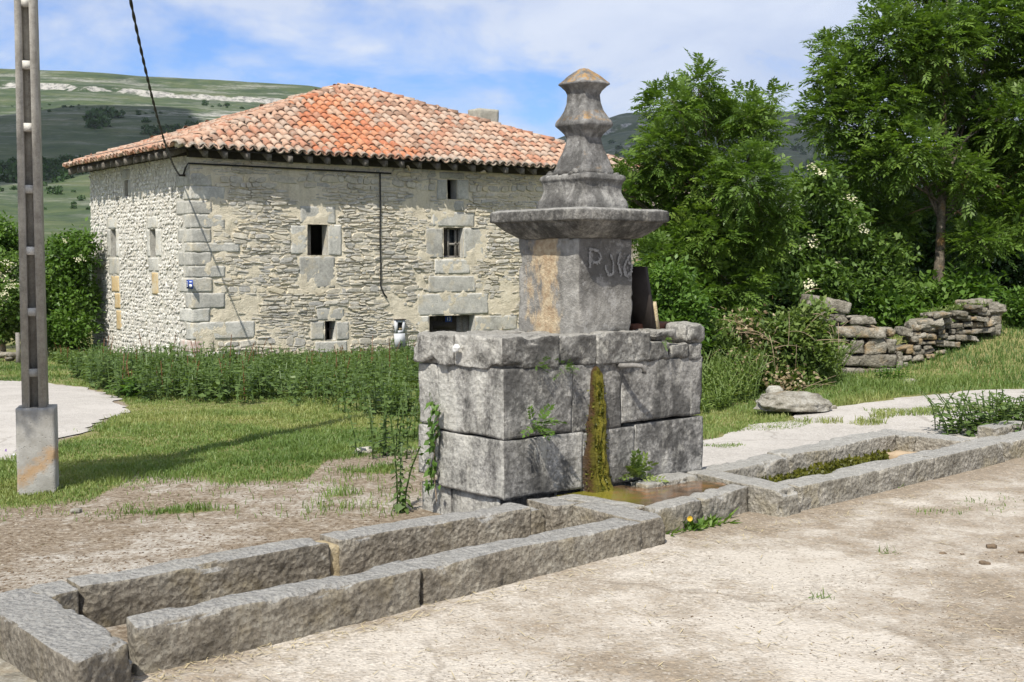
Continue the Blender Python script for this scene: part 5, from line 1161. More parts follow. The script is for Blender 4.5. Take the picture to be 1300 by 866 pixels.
T2 = px_clumps([(1080, 95, 46, 38), (1052, 150, 34, 40), (1058, 62, 22, 22), (1130, 45, 45, 40), (1150, -25, 40, 34), (1210, -40, 70, 45), (1115, 135, 55, 42), (1150, 190, 60, 38), (1095, 212, 44, 36), (1085, 262, 32, 34), (1120, 290, 40, 36), (1200, 45, 50, 40), (1270, 28, 55, 46), (1255, 112, 48, 42), (1330, 80, 60, 60), (1225, 165, 30, 28), (1275, 195, 55, 40), (1232, 252, 46, 32), (1320, 210, 50, 60), (1245, 305, 36, 24), (1300, 275, 40, 36), (1210, -130, 90, 60), (1300, -60, 70, 60), (1350, 0, 60, 60), (1185, 130, 30, 26), (1150, 250, 26, 26), (1195, 120, 40, 34), (1240, 180, 44, 34), (1185, 60, 40, 40), (1225, 225, 34, 26), (1290, 150, 50, 40), (1160, 100, 40, 30)], 23.2, 1.0, 2); T2 = [(c[0], c[1], c[2], c[3]*.86, c[4]*.86, c[5]*.86) for c in T2]
tree('ash_tree', 'tall spreading ash with bare ochre-spotted trunk behind the tumbledown wall', 'tree', 'ash trees', T2, B_(1188, 400, 22.9), PY(1196, 185, 22.9), .095, 16000, .31, M['ash'], seed=2, pairs=5)
E1 = px_clumps([(1035, 238, 34, 30), (1060, 290, 44, 36), (1110, 330, 46, 36), (1010, 310, 40, 46), (1050, 360, 60, 34), (1130, 372, 40, 26)], 22.4, .5, 3)
tree('elder_bush', 'elder bush flecked with cream flower heads between the two ash trees', 'bush', 'elder bushes', E1, B_(1060, 430, 22.6), PY(1060, 370, 22.6), .06, 2600, .13, M['elder'], kind='spray', seed=3, flowers=20)
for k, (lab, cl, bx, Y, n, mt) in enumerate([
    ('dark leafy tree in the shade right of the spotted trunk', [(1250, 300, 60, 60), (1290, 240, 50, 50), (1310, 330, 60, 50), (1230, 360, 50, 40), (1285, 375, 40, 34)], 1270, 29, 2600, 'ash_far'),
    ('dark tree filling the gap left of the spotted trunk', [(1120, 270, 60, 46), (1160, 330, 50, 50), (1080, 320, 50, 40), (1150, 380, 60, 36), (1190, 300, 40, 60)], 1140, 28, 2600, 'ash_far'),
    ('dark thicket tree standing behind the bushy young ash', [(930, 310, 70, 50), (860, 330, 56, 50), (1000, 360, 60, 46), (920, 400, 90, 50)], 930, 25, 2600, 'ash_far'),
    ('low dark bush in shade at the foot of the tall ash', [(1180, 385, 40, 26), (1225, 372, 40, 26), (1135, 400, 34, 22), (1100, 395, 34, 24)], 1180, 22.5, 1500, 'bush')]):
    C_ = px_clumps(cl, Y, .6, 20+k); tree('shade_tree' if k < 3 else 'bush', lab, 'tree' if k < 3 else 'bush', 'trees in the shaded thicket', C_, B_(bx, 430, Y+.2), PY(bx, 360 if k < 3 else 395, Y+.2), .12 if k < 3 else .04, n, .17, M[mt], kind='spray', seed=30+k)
IV = px_clumps([(850, 360, 32, 26), (835, 395, 30, 26), (875, 395, 30, 28), (862, 425, 40, 22)], 17.2, .3, 5)
tree('bush', 'bright light-green bush right behind the fountain hatch', 'bush', 'bushes near the fountain', IV, B_(855, 440, 17.4), PY(855, 410, 17.4), .03, 1200, .10, M['bush'], kind='spray', seed=7)
RB = px_clumps([(1300, 390, 26, 24), (1330, 395, 30, 28)], 21, .3, 6)
tree('bush', 'bright green bush at the right edge past the wall end', 'bush', 'bushes near the fountain', RB, B_(1310, 420, 21.2), PY(1310, 405, 21.2), .03, 900, .11, M['bush'], kind='spray', seed=8)
for k, (lab, cl, bx, Y, n, mt, fl) in enumerate([
    ('dark rounded tree at the left edge behind the pole', [(0, 300, 26, 26), (-30, 320, 40, 40), (20, 320, 18, 24)], 0, 36, 1500, 'bush', 0),
    ('elder bush covered in cream flowers left of the pole', [(8, 345, 24, 24), (-20, 360, 30, 30), (12, 385, 22, 26), (15, 415, 24, 22), (-20, 410, 30, 26)], 5, 33, 1700, 'elder', 75),
    ('tall bush with few cream flowers between pole and house', [(85, 330, 28, 38), (105, 320, 18, 30), (70, 370, 26, 34), (98, 380, 30, 40), (88, 420, 34, 30), (60, 410, 20, 30)], 88, 34.5, 3000, 'bush', 3)]):
    C_ = px_clumps(cl, Y, .5, 40+k); tree('elder_bush' if k == 1 else 'bush', lab, 'bush' if k else 'tree', 'bushes beyond the road', C_, B_(bx, 450, Y+.3), PY(bx, 410, Y+.3), .07, n, .15, M[mt], kind='spray', seed=50+k, flowers=fl)
# the tree whose shade crosses the pole stands to the left, outside the picture
pz = np.array([pb[0], pb[1], PBZ]); tv = -np.array(TRAVEL)
cls = []
for hgt, k, r in ((1.70, 5.0, .44), (1.25, 4.4, .28)):
    c = pz+np.array([-.12, 0, hgt])+tv*k; cls.append((c[0], c[1], c[2], r, r, r*.8))
bt = np.array([cls[0][0]-1.2, cls[0][1]-.5, 0]); bt[2] = float(ground_z(bt[0], bt[1])); fk = bt+np.array([.3, .1, 3.0])
tree('roadside_tree', 'small leafy roadside tree just outside the picture shading the pole', 'tree', None, cls, bt, fk, .06, 560, .24, M['ash'], seed=60)

# ------------------------------------------------------------------ weeds
def leafy(bases, h, nl, L, W, seed, lean=.12, flat=.25):
    """upright stems carrying crossed pairs of toothed leaves"""
    rs_ = np.random.default_rng(seed); n = len(bases); ld = rs_.normal(0, lean, (n, 2)); az0 = rs_.uniform(0, 6.28, n)
    Bs = []; Ds = []; Sd = []; Ls = []; Tn = []; tt0 = rs_.normal(.45, .16, n)
    for k in range(nl):
        f = (k+.6)/nl; zc_ = h*f; c = bases+np.column_stack([ld[:, 0]*zc_*f, ld[:, 1]*zc_*f, zc_])
        for s_ in (0, 1):
            az = az0+k*1.57+s_*math.pi+rs_.normal(0, .25, n); D = nrm(np.column_stack([np.cos(az), np.sin(az), flat-.55*(1-f)+rs_.normal(0, .2, n)]))
            sdv = nrm(np.cross(D, np.array([0, 0, 1.]))+.25*rs_.normal(size=(n, 3))); l_ = L*(1.05-.65*f)*rs_.uniform(.7, 1.2, n)*(.6 if k == 0 else 1)
            Bs.append(c); Ds.append(D); Sd.append(sdv); Ls.append(l_); Tn.append(np.clip(tt0+.25*(f-.5)+rs_.normal(0, .1, n), 0, 1))
    Bs, Ds, Sd, Ls, Tn = [np.concatenate(a_) for a_ in (Bs, Ds, Sd, Ls, Tn)]
    V, Fq = diamonds(Bs, Ds, Sd, Ls, Ls*W/L, .10); stems = []
    k = np.linspace(0, 1, 4)[None, :, None]; sv_ = bases[:, None]+np.concatenate([ld[:, None, :]*(h[:, None, None] if np.ndim(h) else h)*k**2, (h[:, None, None] if np.ndim(h) else h)*k*np.ones((n, 1, 1))], 2)
    wv = np.array([.006, 0, 0]); a_ = sv_-wv; b_ = sv_+wv; SV = np.stack([a_, b_], 2).reshape(-1, 3); i = (np.arange(n)*8)[:, None]+np.arange(3)[None]*2
    SF = np.stack([i, i+1, i+3, i+2], -1).reshape(-1, 4)
    return np.concatenate([V, SV]), np.concatenate([Fq, SF+len(V)]), np.concatenate([np.repeat(Tn, 4), np.full(len(SV), .35)])
def on_g(xy): return np.column_stack([xy, ground_z(xy[:, 0], xy[:, 1])])
# the bed of nettles under the house walls
EDGE = np.array([Pg(*q)[:2] for q in [(70, 458), (120, 492), (170, 508), (230, 514), (300, 516), (360, 520), (420, 522), (480, 532), (525, 538)]])
FARL = [HC0[:2]+HU2[:2]*v_-HU1[:2]*.15 for v_ in (9.5, 7, 4, 0)]+[HC0[:2]-HU2[:2]*.15+HU1[:2]*u_ for u_ in (0, 3, 6, 9, 12)]
BED = np.array(list(map(tuple, EDGE))+[tuple(Pg(620, 525)[:2])]+[tuple(q) for q in FARL[::-1]])
lo, hi = BED.min(0), BED.max(0); N = 60000; xy = rng.uniform(lo, hi, (N, 2)); ins = INS(BED, xy[:, 0]+.3*fbm2(xy[:, 0], xy[:, 1], 1.2, 3, 5), xy[:, 1]+.5*fbm2(xy[:, 0], xy[:, 1], 1.2, 3, 6)); xy = xy[ins]
def dist_house(xy): 
    d_ = xy-HC0[:2]; u = d_@HU1[:2]; v_ = d_@HU2[:2]; return np.where(u > 0, np.maximum(0, -v_), np.where(v_ > 0, -u, np.hypot(u, v_)))
dh = dist_house(xy); dens = .12+.88*S(.45+1.7*fbm2(xy[:, 0], xy[:, 1], .6, 3, 77)); sel = rng.random(len(xy)) < dens*.42; xy, dh = xy[sel], dh[sel]
h = (.20+.27*S((dh-1.5)/5.0))*rng.uniform(.7, 1.2, len(xy))*(1+.9*fbm2(xy[:, 0], xy[:, 1], .9, 4, 78)); h = np.clip(h, .08, .72)
V, Fq, tn = leafy(on_g(xy), h, 6, .17, .095, 3)
obj('nettle_bed', mesh('nettle_bed', V, Fq, M['nettle'], False, {'tint': tn}), None, 'dense bed of green nettles growing along the foot of the farmhouse', 'nettles', kind='stuff')
print('nettles', len(xy))
dsel = rng.random(len(xy)) < .035; V, Fq, tn = leafy(on_g(xy[dsel]), h[dsel]*1.15+.1, 9, .05, .035, 4, flat=.9)
obj('dock_stems', mesh('dock_stems', V, Fq, M['docks'], False, {'tint': tn}), None, 'rusty seeding dock stems among the nettles by the farmhouse', 'weeds', kind='stuff')
def weed(name, label, cat, group, px, py, n, hh, spread, nl, L, W, seed, mat='nettle', lean=.12, Y=None, flat=.25):
    q = Pg(px, py) if Y is None else B_(px, py, Y); rs_ = np.random.default_rng(seed); o = rs_.normal(0, spread, (n, 2)); xy_ = q[:2]+o; b_ = on_g(xy_); hs = hh*rs_.uniform(.7, 1.1, n); V_, F_, t_ = leafy(b_, hs, nl, L, W, seed, lean, flat)
    root = thing(name, label, cat, tuple(q), group); obj('leaves', mesh('leaves', V_-q, F_, M[mat], False, {'tint': t_}), root); return root
G1 = 'loose nettles round the fountain'
weed('nettle', 'tall thin nettle with hanging leaves just behind the near trough', 'nettle', G1, 507, 650, 3, .62, .03, 17, .085, .05, 11, lean=.2, flat=-.2)
weed('nettle', 'clump of nettles on the turf left of the fountain block', 'nettle', G1, 488, 580, 10, .50, .13, 9, .11, .065, 12)
weed('nettle', 'small nettles tucked against the back corner of the fountain block', 'nettle', G1, 520, 560, 8, .45, .12, 8, .11, .065, 13)
weed('nettle', 'lone arching nettle beside the far end of the second trough', 'nettle', G1, 1189, 546, 2, .42, .02, 9, .07, .035, 14, lean=.35, flat=-.2)
weed('nettle', 'leaning dark nettle stem left of the right-hand nettle clump', 'nettle', G1, 1216, 552, 3, .48, .03, 12, .07, .04, 15, lean=.35, flat=-.1)
weed('nettle', 'wide nettle clump growing behind the far end of the second trough', 'nettle', G1, 1262, 552, 50, .40, .22, 8, .14, .09, 16, lean=.28)
weed('nettle', 'nettle clump cut by the right edge of the picture', 'nettle', G1, 1318, 553, 36, .42, .2, 8, .14, .09, 17, lean=.28)
weed('leafy_weed', 'leafy weed at the foot of the stub wall', 'weed', 'weeds on the bank', 1128, 484, 16, .22, .14, 6, .12, .07, 18, 'bush')
weed('leafy_weed', 'big-leaved dock plant at the near edge of the nettle bed', 'weed', 'weeds on the bank', 163, 505, 12, .30, .16, 5, .24, .10, 19, 'bush')

# bramble bank under the ash
BR = px_clumps([(905, 440, 24, 34), (940, 420, 34, 26), (930, 470, 44, 34), (900, 495, 22, 26), (975, 450, 40, 34), (1010, 430, 36, 40), (1035, 410, 24, 30), (1045, 445, 22, 32), (985, 490, 40, 22), (950, 505, 34, 16), (1020, 480, 34, 22)], 17.4, .35, 8)
q0 = B_(970, 500, 17.0); br = thing('bramble_thicket', 'tangled bramble thicket with dry stems left of the stub wall', 'brambles', tuple(q0))
pos, u, k = clump_points(BR, 3000, .6); m = 4; tint = np.clip(rng.normal(.45, .2, len(pos))+.3*fbm(pos*2.2, 2, 4), 0, 1)
Bq = np.repeat(pos, m, 0)+rng.normal(size=(len(pos)*m, 3))*.05; D = nrm(np.repeat(u, m, 0)*.6+rng.normal(size=Bq.shape)*.8+[0, 0, .1]); sdv = nrm(np.cross(D, rand_dirs(len(D))*.6+[0, 0, 1])); l_ = rng.uniform(.05, .11, len(D)); V, Fq = diamonds(Bq, D, sdv, l_, l_*.62, .08)
obj('leaves', mesh('leaves', V-q0, Fq, M['bramble'], False, {'tint': np.repeat(np.repeat(tint, m), 4)}), br)
st = []
for j in range(80):
    a = np.array(BR[rng.integers(len(BR))][:3])+rng.normal(size=3)*[.25, .15, .2]; a[1] -= rng.uniform(.15, .45); dd = rng.normal(size=3)*[.4, .15, .25]; e = a+dd; st.append(tube(bezier([a, (a+e)/2+[0, -.08, rng.uniform(.0, .12)], e+[0, 0, -.05]], 6), np.linspace(.0045, .0015, 6), 4, False))
V, Fq = join(st); obj('dry_stems', mesh('dry_stems', V-q0, Fq, M['twig']), br, kind='stuff')
cc = np.array([BR[i][:3] for i in (4, 2, 1, 8)]); cp_ = cc[rng.integers(4, size=900)]+rng.normal(size=(900, 3))*[.16, .12, .14]+[.05, -.3, .05]; D = rand_dirs(900); V, Fq = diamonds(cp_, D, nrm(np.cross(D, rand_dirs(900))), rng.uniform(.04, .09, 900), rng.uniform(.02, .05, 900), .1)
obj('dead_leaves', mesh('dead_leaves', V-q0, Fq, M['deadleaf'], False, {'tint': np.repeat(rng.random(900), 4)}), br, kind='stuff')

UG = np.array([Pg(*q)[:2] for q in [(893, 528), (930, 520), (975, 500), (1040, 494), (1070, 482), (1045, 468), (960, 478), (893, 490)]]); lo, hi = UG.min(0), UG.max(0); xy = rng.uniform(lo-[0, .2], hi+[0, 1.9], (3600, 2)); xy = xy[INS(np.concatenate([UG[:5], UG[5:]+[0, 1.7]]), xy[:, 0]+.2*fbm2(xy[:, 0], xy[:, 1], 1.5, 3, 3), xy[:, 1]+.3*fbm2(xy[:, 0], xy[:, 1], 1.5, 3, 4))]
h = np.clip(.10+.46*S((xy[:, 1]-14.8)/2.0)+.26*fbm2(xy[:, 0], xy[:, 1], 1.6, 3, 8)+rng.normal(0, .05, len(xy)), .06, .72); V, Fq, tn = leafy(on_g(xy), h, 7, .10, .045, 9, .3, .5)
obj('undergrowth', mesh('undergrowth', V, Fq, M['bramble'], False, {'tint': tn}), None, 'low tangled weeds and grass between brambles and pale path', 'weeds', kind='stuff')

# ferns and creeper on the fountain
def fern(label, s, t, z, n, L, seed, cat='fern', mat='fern', out=(0, -1, .3), pairs=6):
    b_ = F(s, t, z); rs_ = np.random.default_rng(seed); o_ = -FU2*(-out[1])+FU1*out[0]+np.array([0, 0, out[2]]); d_ = nrm(o_+rs_.normal(size=(n, 3))*.55); ln = L*rs_.uniform(.6, 1.2, n)
    V_, F_, own = compound(np.zeros((n, 3))+rs_.normal(size=(n, 3))*.012, d_, ln, pairs, .22, .5); r_ = thing('fern' if cat == 'fern' else 'weed', label, cat, tuple(b_), 'plants rooted in the fountain'); obj('fronds', mesh('fronds', V_, F_, M[mat], False, {'tint': np.clip(rs_.normal(.5, .2, n), 0, 1)[own]}), r_)
fern('larger fern tuft hanging from the joint left of the moss', .25, -.01, .70, 20, .17, 1)
fern('small bright fern under the capstone, left one of the pair', .30, -.0, 1.075, 12, .08, 2)
fern('small bright fern under the capstone nearest the moss tip', .50, -.0, 1.06, 14, .10, 3)
fern('tiny green plant between the rubble stones on the block top', 1.44, -.02, 1.2, 10, .06, 4, 'weed')
fern('dry brownish weed growing at the block foot right of the moss', 1.14, -.03, .26, 26, .20, 5, 'weed', 'bramble', (0, -.4, 1))
# creeper hanging down the side of the block
cr = thing('creeper', 'leafy creeper hanging down the crack on the fountain block side', 'creeper', tuple(F(-.02, .66, .24)), 'plants rooted in the fountain')
zz = rng.uniform(.0, .62, 90); tt2 = .02*np.sin(zz*9)+rng.normal(0, .028, 90)+.03*(1-zz); bb = np.outer(tt2, FU2)+np.outer(-np.abs(rng.normal(.03, .02, 90)), FU1)+np.column_stack([0*zz, 0*zz, zz]); D = nrm(rng.normal(size=(90, 3))*.5+[0, 0, -.8]-FU1*.5); sdv = nrm(np.cross(D, -FU1+.4*rng.normal(size=(90, 3)))); V, Fq = diamonds(bb, D, sdv, rng.uniform(.04, .075, 90), rng.uniform(.028, .045, 90), .1)
obj('leaves', mesh('leaves', V, Fq, M['fern'], False, {'tint': np.repeat(np.clip(rng.normal(.25, .2, 90), 0, 1), 4)}), cr)
obj('stem', tube_mesh('stem', [tuple(np.array([0, 0, z_])+FU2*(.02*math.sin(z_*9)+.03*(1-z_))-FU1*.012) for z_ in np.linspace(-.1, .52, 12)], .004, M['twig'], 5), cr)
# dandelion clump against the basin
q = Pg(876, 673); dn = thing('dandelion', 'low green weed clump with yellow flower against the basin wall', 'weed', tuple(q))
n = 220; ps = np.column_stack([rng.normal(0, .15, n), rng.normal(0, .05, n)]); ps = np.outer(ps[:, 0], FU1)+np.outer(ps[:, 1], FU2); az = rng.uniform(0, 6.28, n); D = nrm(np.column_stack([np.cos(az), np.sin(az), rng.uniform(.2, 1.2, n)])); V, Fq = diamonds(ps+[0, 0, .005], D, nrm(np.cross(D, [0, 0, 1.])), rng.uniform(.06, .14, n), rng.uniform(.02, .035, n), .1)
obj('leaves', mesh('leaves', V, Fq, M['bush'], False, {'tint': np.repeat(rng.random(n), 4)}), dn)
a = np.linspace(0, 6.28, 14, endpoint=False); D = np.column_stack([np.cos(a), -.5+0*a, np.sin(a)]); D = nrm(D); V, Fq = diamonds(np.tile([-.02, -.12, .10], (14, 1)), D, nrm(np.cross(D, [0, -1., .3])), np.full(14, .022), np.full(14, .012), 0); obj('flower', mesh('flower', V, Fq, M['yellow']), dn)
q = Pg(5, 612); pf = thing('wild_flowers', 'purple and white wild flowers in the grass left of the pole', 'flowers', tuple(q))
for nm, mt, cnt_ in (('purple_heads', 'purple', 5), ('white_heads', 'white', 4)):
    n = cnt_*8; c = np.repeat(np.column_stack([rng.uniform(-.15, .12, cnt_), rng.uniform(-.3, .35, cnt_), rng.uniform(.12, .24, cnt_)]), 8, 0); D = rand_dirs(n); V, Fq = diamonds(c, D, nrm(np.cross(D, rand_dirs(n))), np.full(n, .016), np.full(n, .01)); obj(nm, mesh(nm, V, Fq, M[mt]), pf)

# ------------------------------------------------------------------ grass
def blades(xy, hmin, hmax, wd, seed, tb):
    n = len(xy); rs_ = np.random.default_rng(seed); b_ = on_g(xy); h_ = rs_.uniform(hmin, hmax, n)*np.clip(1+1.1*fbm2(xy[:, 0], xy[:, 1], 1.1, 4, 55)+.5*fbm2(xy[:, 0], xy[:, 1], 5, 2, 56), .25, 3); az = rs_.uniform(0, 6.28, n); ln = rs_.uniform(.15, .8, n)
    dr_ = np.column_stack([np.cos(az), np.sin(az), 0*az]); sd_ = np.column_stack([-np.sin(az), np.cos(az), 0*az])*(wd*rs_.uniform(.6, 1.3, n))[:, None]
    mid = b_+np.column_stack([dr_[:, 0]*h_*ln*.35, dr_[:, 1]*h_*ln*.35, h_*.62]); tip = b_+np.column_stack([dr_[:, 0]*h_*ln, dr_[:, 1]*h_*ln, h_*(1-.25*ln)])
    V_ = np.stack([b_-sd_*.5+[0, 0, -.01], b_+sd_*.5+[0, 0, -.01], mid+sd_*.4, tip, mid-sd_*.4], 1).reshape(-1, 3); i = np.arange(n)*5
    F_ = np.concatenate([np.stack([i, i+1, i+2], 1), np.stack([i, i+2, i+4], 1), np.stack([i+4, i+2, i+3], 1)])
    return V_, F_, np.repeat(np.clip(tb+rs_.normal(0, .13, n), 0, 1), 5)
def sow(N, y0, y1, xl=-.46, xr=.46, pw=1.0):
    y = (y0**-pw+rng.random(N)*(y1**-pw-y0**-pw))**(-1/pw); x = y*rng.uniform(xl, xr, N); return np.column_stack([x, y])
xy = np.concatenate([sow(430000, 8.3, 34, pw=.6), sow(70000, 10, 30, .46, .72, pw=.6), sow(40000, 8.3, 26, -.66, -.46, pw=.6)]); gm = grass_mask(xy[:, 0], xy[:, 1]); th = .5+.45*fbm2(xy[:, 0], xy[:, 1], 2.3, 4, 66)+rng.normal(0, .26, len(xy))
ok_ = (gm > th) & ~INS(ROAD, xy[:, 0]+.3*fbm2(xy[:, 0], xy[:, 1], 3, 3, 71), xy[:, 1]+.5*fbm2(xy[:, 0], xy[:, 1], 3, 3, 72)); pth = on_path(xy[:, 0], xy[:, 1]); ok_ &= (~pth) | ((gm > .75) & (xy[:, 1] < 14.5) & (fbm2(xy[:, 0], xy[:, 1], 1.1, 3, 12) > .02))
bd = dist_house(xy); dloc = xy-HC0[:2]; ok_ &= ~((dloc@HU1[:2] > 0) & (dloc@HU2[:2] > 0))
lf = (xy-FC[:2]); s_ = lf@FU1[:2]; t_ = lf@FU2[:2]; ok_ &= ~((s_ > -.1) & (s_ < 5.2) & (t_ > -1.4) & (t_ < .5) & ((s_ < 2.0) | (t_ < .18+(s_-1.7)*.12))); ok_ &= ~((s_ > -.1) & (s_ < 1.95) & (t_ > -1) & (t_ < 1.0))
ok_ &= ~((s_ > -3.4) & (s_ < .5) & (t_ < .02)); xy = xy[ok_]
tb = .42+.85*fbm2(xy[:, 0], xy[:, 1], .55, 4, 41)+.25*fbm2(xy[:, 0], xy[:, 1], 2.6, 3, 42)+.12*S((1.2-np.abs(xy[:, 1]-15.5)/2.5))
right = xy[:, 0] > 3.2; far_ = xy[:, 1]
hm = np.where(right, .075, .042); V, Fq, tn = blades(xy, .5, 1.3, .011, 2, tb)
b3 = on_g(xy).repeat(5, 0); k_ = np.repeat(hm*(1+.012*(far_-10)), 5)[:, None]; V = b3+(V-b3)*np.concatenate([k_*1.1, k_*1.1, k_], 1); 
# keep blade width while scaling height
V = b3+(V-b3); i5 = np.arange(len(xy))*5; ctr_ = (V[i5]+V[i5+1])/2; az = rng.uniform(0, 6.28, len(xy)); wv = np.column_stack([np.cos(az), np.sin(az), 0*az])*(.0035*(1+.05*(far_-9)))[:, None]
V[i5] = ctr_-wv; V[i5+1] = ctr_+wv; mc = (V[i5+2]+V[i5+4])/2; V[i5+2] = mc+wv*.8; V[i5+4] = mc-wv*.8
print('blades', len(xy))
obj('grass', mesh('grass', V, Fq, M['grass'], False, {'tint': tn}), None, 'short green and yellowing grass on the turf and the right bank', 'grass', kind='stuff')
# ------------------------------------------------------------------ crumbs, straw, pebbles, dung
def scatter_rocks(name, xy, smin, smax, mat, label, cat, seed, lift=0.0, flat=.5):
    rs_ = np.random.default_rng(seed); n = len(xy); base = np.array([[1, 0, 0], [-1, 0, 0], [0, 1, 0], [0, -1, 0], [0, 0, 1], [0, 0, -.6]], float); Fo = np.array([(0, 2, 4), (2, 1, 4), (1, 3, 4), (3, 0, 4), (2, 0, 5), (1, 2, 5), (3, 1, 5), (0, 3, 5)])
    s_ = (smin+(smax-smin)*rs_.random(n)**3)[:, None, None]; az = rs_.uniform(0, 6.28, n); c_, sn = np.cos(az), np.sin(az); v = base[None]*rs_.uniform(.5, 1.2, (n, 6, 1))*np.array([1, .75, flat])*s_*.5
    v = np.stack([v[..., 0]*c_[:, None]-v[..., 1]*sn[:, None], v[..., 0]*sn[:, None]+v[..., 1]*c_[:, None], v[..., 2]], -1); b_ = on_g(xy); b_[:, 2] += lift; v = v+b_[:, None]
    obj(name, mesh(name, v.reshape(-1, 3), (np.arange(n)[:, None, None]*6+Fo[None]).reshape(-1, 3), mat), None, label, cat, kind='stuff')
xy = sow(16000, 4.6, 14, pw=1.5); lf = xy-FC[:2]; s_ = lf@FU1[:2]; t_ = lf@FU2[:2]
ap = INS(APRON, xy[:, 0], xy[:, 1]) & ~((t_ > -1.1) & (s_ > -3.4) & (s_ < .55)) & ~((t_ > -.95) & (s_ >= .4)); aa = xy[ap]
cl_ = fbm2(aa[:, 0], aa[:, 1], 1.1, 4, 83) > -.05
scatter_rocks('crumbs', aa[cl_][:3600], .003, .016, M['dung'], 'brown crumbs of earth scattered over the concrete apron', 'crumbs', 1, .022)
scatter_rocks('pebbles', aa[~cl_][:1600], .003, .018, M['pebble'], 'tiny pale pebbles scattered over the concrete apron', 'pebbles', 2, .022)
bk = ~ap & (t_ > .0) & (xy[:, 1] < 13) & (s_ < -.05) & (grass_mask(xy[:, 0], xy[:, 1]) < .5)
scatter_rocks('gravel', xy[bk][:900], .006, .035, M['pebble'], 'pale gravel strewn on the bare earth behind the near trough', 'gravel', 3, .0)
xy2 = sow(26000, 6.5, 13, pw=1.5); lf = xy2-FC[:2]; s_ = lf@FU1[:2]; t_ = lf@FU2[:2]; bk = (t_ > .0) & (s_ < -.05) & (grass_mask(xy2[:, 0], xy2[:, 1]) < .45)
scatter_rocks('earth_crumbs', xy2[bk][:7000], .006, .038, M['dung'], 'brown crumbled earth and dry dung behind the near trough', 'crumbs', 4, .0, .35)
def straws(name, xy, label, lift, seed):
    rs_ = np.random.default_rng(seed); n = len(xy); az = rs_.uniform(0, 6.28, n); D = np.column_stack([np.cos(az), np.sin(az), rs_.normal(.03, .08, n)]); b_ = on_g(xy)+[0, 0, lift+.005]; V_, F_ = diamonds(b_, D, np.column_stack([-np.sin(az), np.cos(az), 0*az]), rs_.uniform(.03, .11, n), rs_.uniform(.003, .006, n)); obj(name, mesh(name, V_, F_, M['straw']), None, label, 'straw', kind='stuff')
straws('straw', xy2[bk][9000:14000], 'bits of dry straw on the bare earth behind the near trough', .004, 5)
tb_ = aa[(np.abs((aa-FC[:2])@FU2[:2]+1.13) < .12)]; straws('straw', np.concatenate([tb_, aa[3000:3700]]), 'bits of dry straw along the foot of the troughs', .024, 6)
DL = ['by far the largest dung lump, near the right edge', 'flat brown dung lump just below the largest one', 'dung lump in the left of the group', 'small dung lump between the flat one and the left one', 'round dung lump touching the right picture edge', 'tiny dung bit left of the picture-edge lump', 'dung crumb above the round lump by the right edge', 'lone dark dung lump in the middle of the open concrete']
for k, (px, py, sz) in enumerate([(1258, 700, .085), (1250, 721, .08), (1197, 708, .055), (1222, 709, .04), (1297, 707, .06), (1271, 712, .03), (1292, 686, .03), (1123, 760, .03)]):
    q = Pg(px, py); q[2] += .02; r_ = thing('dung_lump', DL[k], 'dung', tuple(q), 'dry dung lumps on the concrete'); sz *= .72; p, f = rock(sz, sz*.7, sz*.4, sz*.12, sz*.15, sz*.14, 1.3/sz, 40+k); obj('lump', mesh('lump', p+[0, 0, sz*.15], f, M['dung'], True), r_)
# sprigs of green in the cracks of the concrete
for k, (px, py, lab) in enumerate([(1125, 707, 'green sprig in the concrete crack by the right dung lumps'), (1038, 765, 'green sprig in the concrete crack nearest the camera'), (1137, 622, 'grass tuft at the joint of the second trough wall'), (1257, 592, 'small grass tuft at the far end of the second trough')]):
    q = Pg(px, py); q[2] += .015; n = 26; D = nrm(rng.normal(size=(n, 3))*[.8, .8, .3]+[0, 0, .6]); V, Fq = diamonds(rng.normal(size=(n, 3))*[.035, .02, 0], D, nrm(np.cross(D, rand_dirs(n))), rng.uniform(.03, .075, n), rng.uniform(.004, .009, n)); t_ = thing('grass_tuft', lab, 'grass tuft', tuple(q), 'grass tufts in the concrete'); obj('blades', mesh('blades', V, Fq, M['grass'], False, {'tint': np.repeat(rng.uniform(.2, .6, n), 4)}), t_)

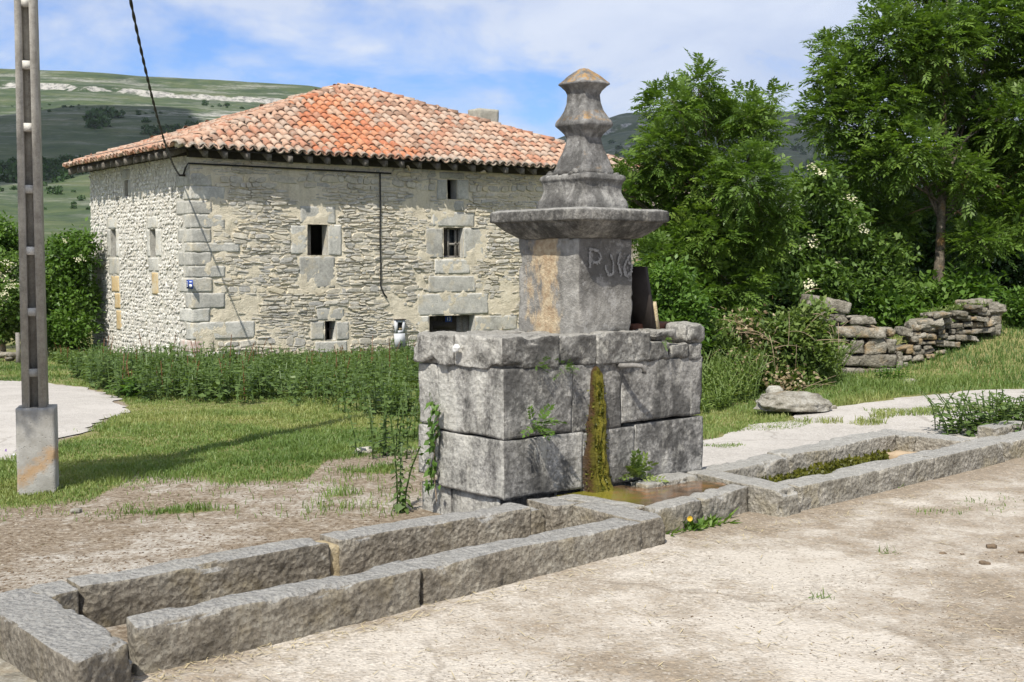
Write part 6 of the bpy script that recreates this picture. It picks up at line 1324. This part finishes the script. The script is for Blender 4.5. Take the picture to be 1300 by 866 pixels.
# ------------------------------------------------------------------ scrub on the hill
def scrub(name, pts, r, label, seed, mat='ash_far'):
    rs_ = np.random.default_rng(seed); n = len(pts); m = 60; c = np.repeat(pts, m, 0); R = np.repeat(r, m)[:, None]; u_ = nrm(rs_.normal(size=(n*m, 3))); u_[:, 2] = np.abs(u_[:, 2]); B = c+u_*R*[1, 1, .9]*rs_.uniform(.6, 1, (n*m, 1)); D = nrm(rs_.normal(size=(n*m, 3))); V_, F_ = diamonds(B, D, nrm(np.cross(D, nrm(rs_.normal(size=(n*m, 3))))), R[:, 0]*.6, R[:, 0]*.5, .1)
    obj(name, mesh(name, V_, F_, M[mat], False, {'tint': np.repeat(np.clip(rs_.normal(.35, .2, n*m), 0, 1), 4)}), None, label, 'scrub', kind='stuff')
pts = []; rad = []
for px, vv, sp, n, r in [(138, .66, 10, 14, 5), (128, .62, 8, 10, 5), (200, .60, 12, 10, 3), (222, .59, 10, 10, 3.5), (250, .6, 12, 8, 3), (60, .42, 45, 60, 3.2), (10, .40, 40, 40, 3.4), (100, .44, 20, 24, 3), (40, .33, 60, 16, 1.6), (110, .30, 30, 8, 1.4), (180, .7, 60, 14, 1.6), (60, .72, 60, 14, 1.6), (330, .8, 60, 8, 2.0), (270, .83, 10, 3, 3), (285, .83, 6, 2, 3), (230, .5, 80, 20, 2)]:
    for _ in range(n): pts.append(h1(px+rng.normal(0, sp*.6), np.clip(vv+rng.normal(0, .012), .05, .99))); rad.append(r*rng.uniform(.5, 1.2))
scrub('hillside_scrub', np.array(pts), np.array(rad), 'dark trees and bushes dotted over the hillside', 1)
pts = [h2(px, np.clip(rng.normal(.5, .15), .2, .97)) for px in rng.uniform(600, 1350, 260)]; scrub('hillside_scrub', np.array(pts), rng.uniform(3, 9, 260), 'dark scrub on the far shaded ridge', 2)

# ------------------------------------------------------------------ air
m, t, bb_ = newmat('valley_haze'); t.n.remove(bb_); pv = t.node('ShaderNodeVolumePrincipled'); pv.inputs['Color'].default_value = (.80, .87, 1, 1); pv.inputs['Density'].default_value = HAZE; pv.inputs['Anisotropy'].default_value = .1
t.l.new(pv.outputs[0], t.n['Material Output'].inputs['Volume'])
if HAZE:
    v, f = boxv((0, 0, 158), (7600, 6400, 380)); obj('haze', mesh('haze', v, f, m), kind='stuff')
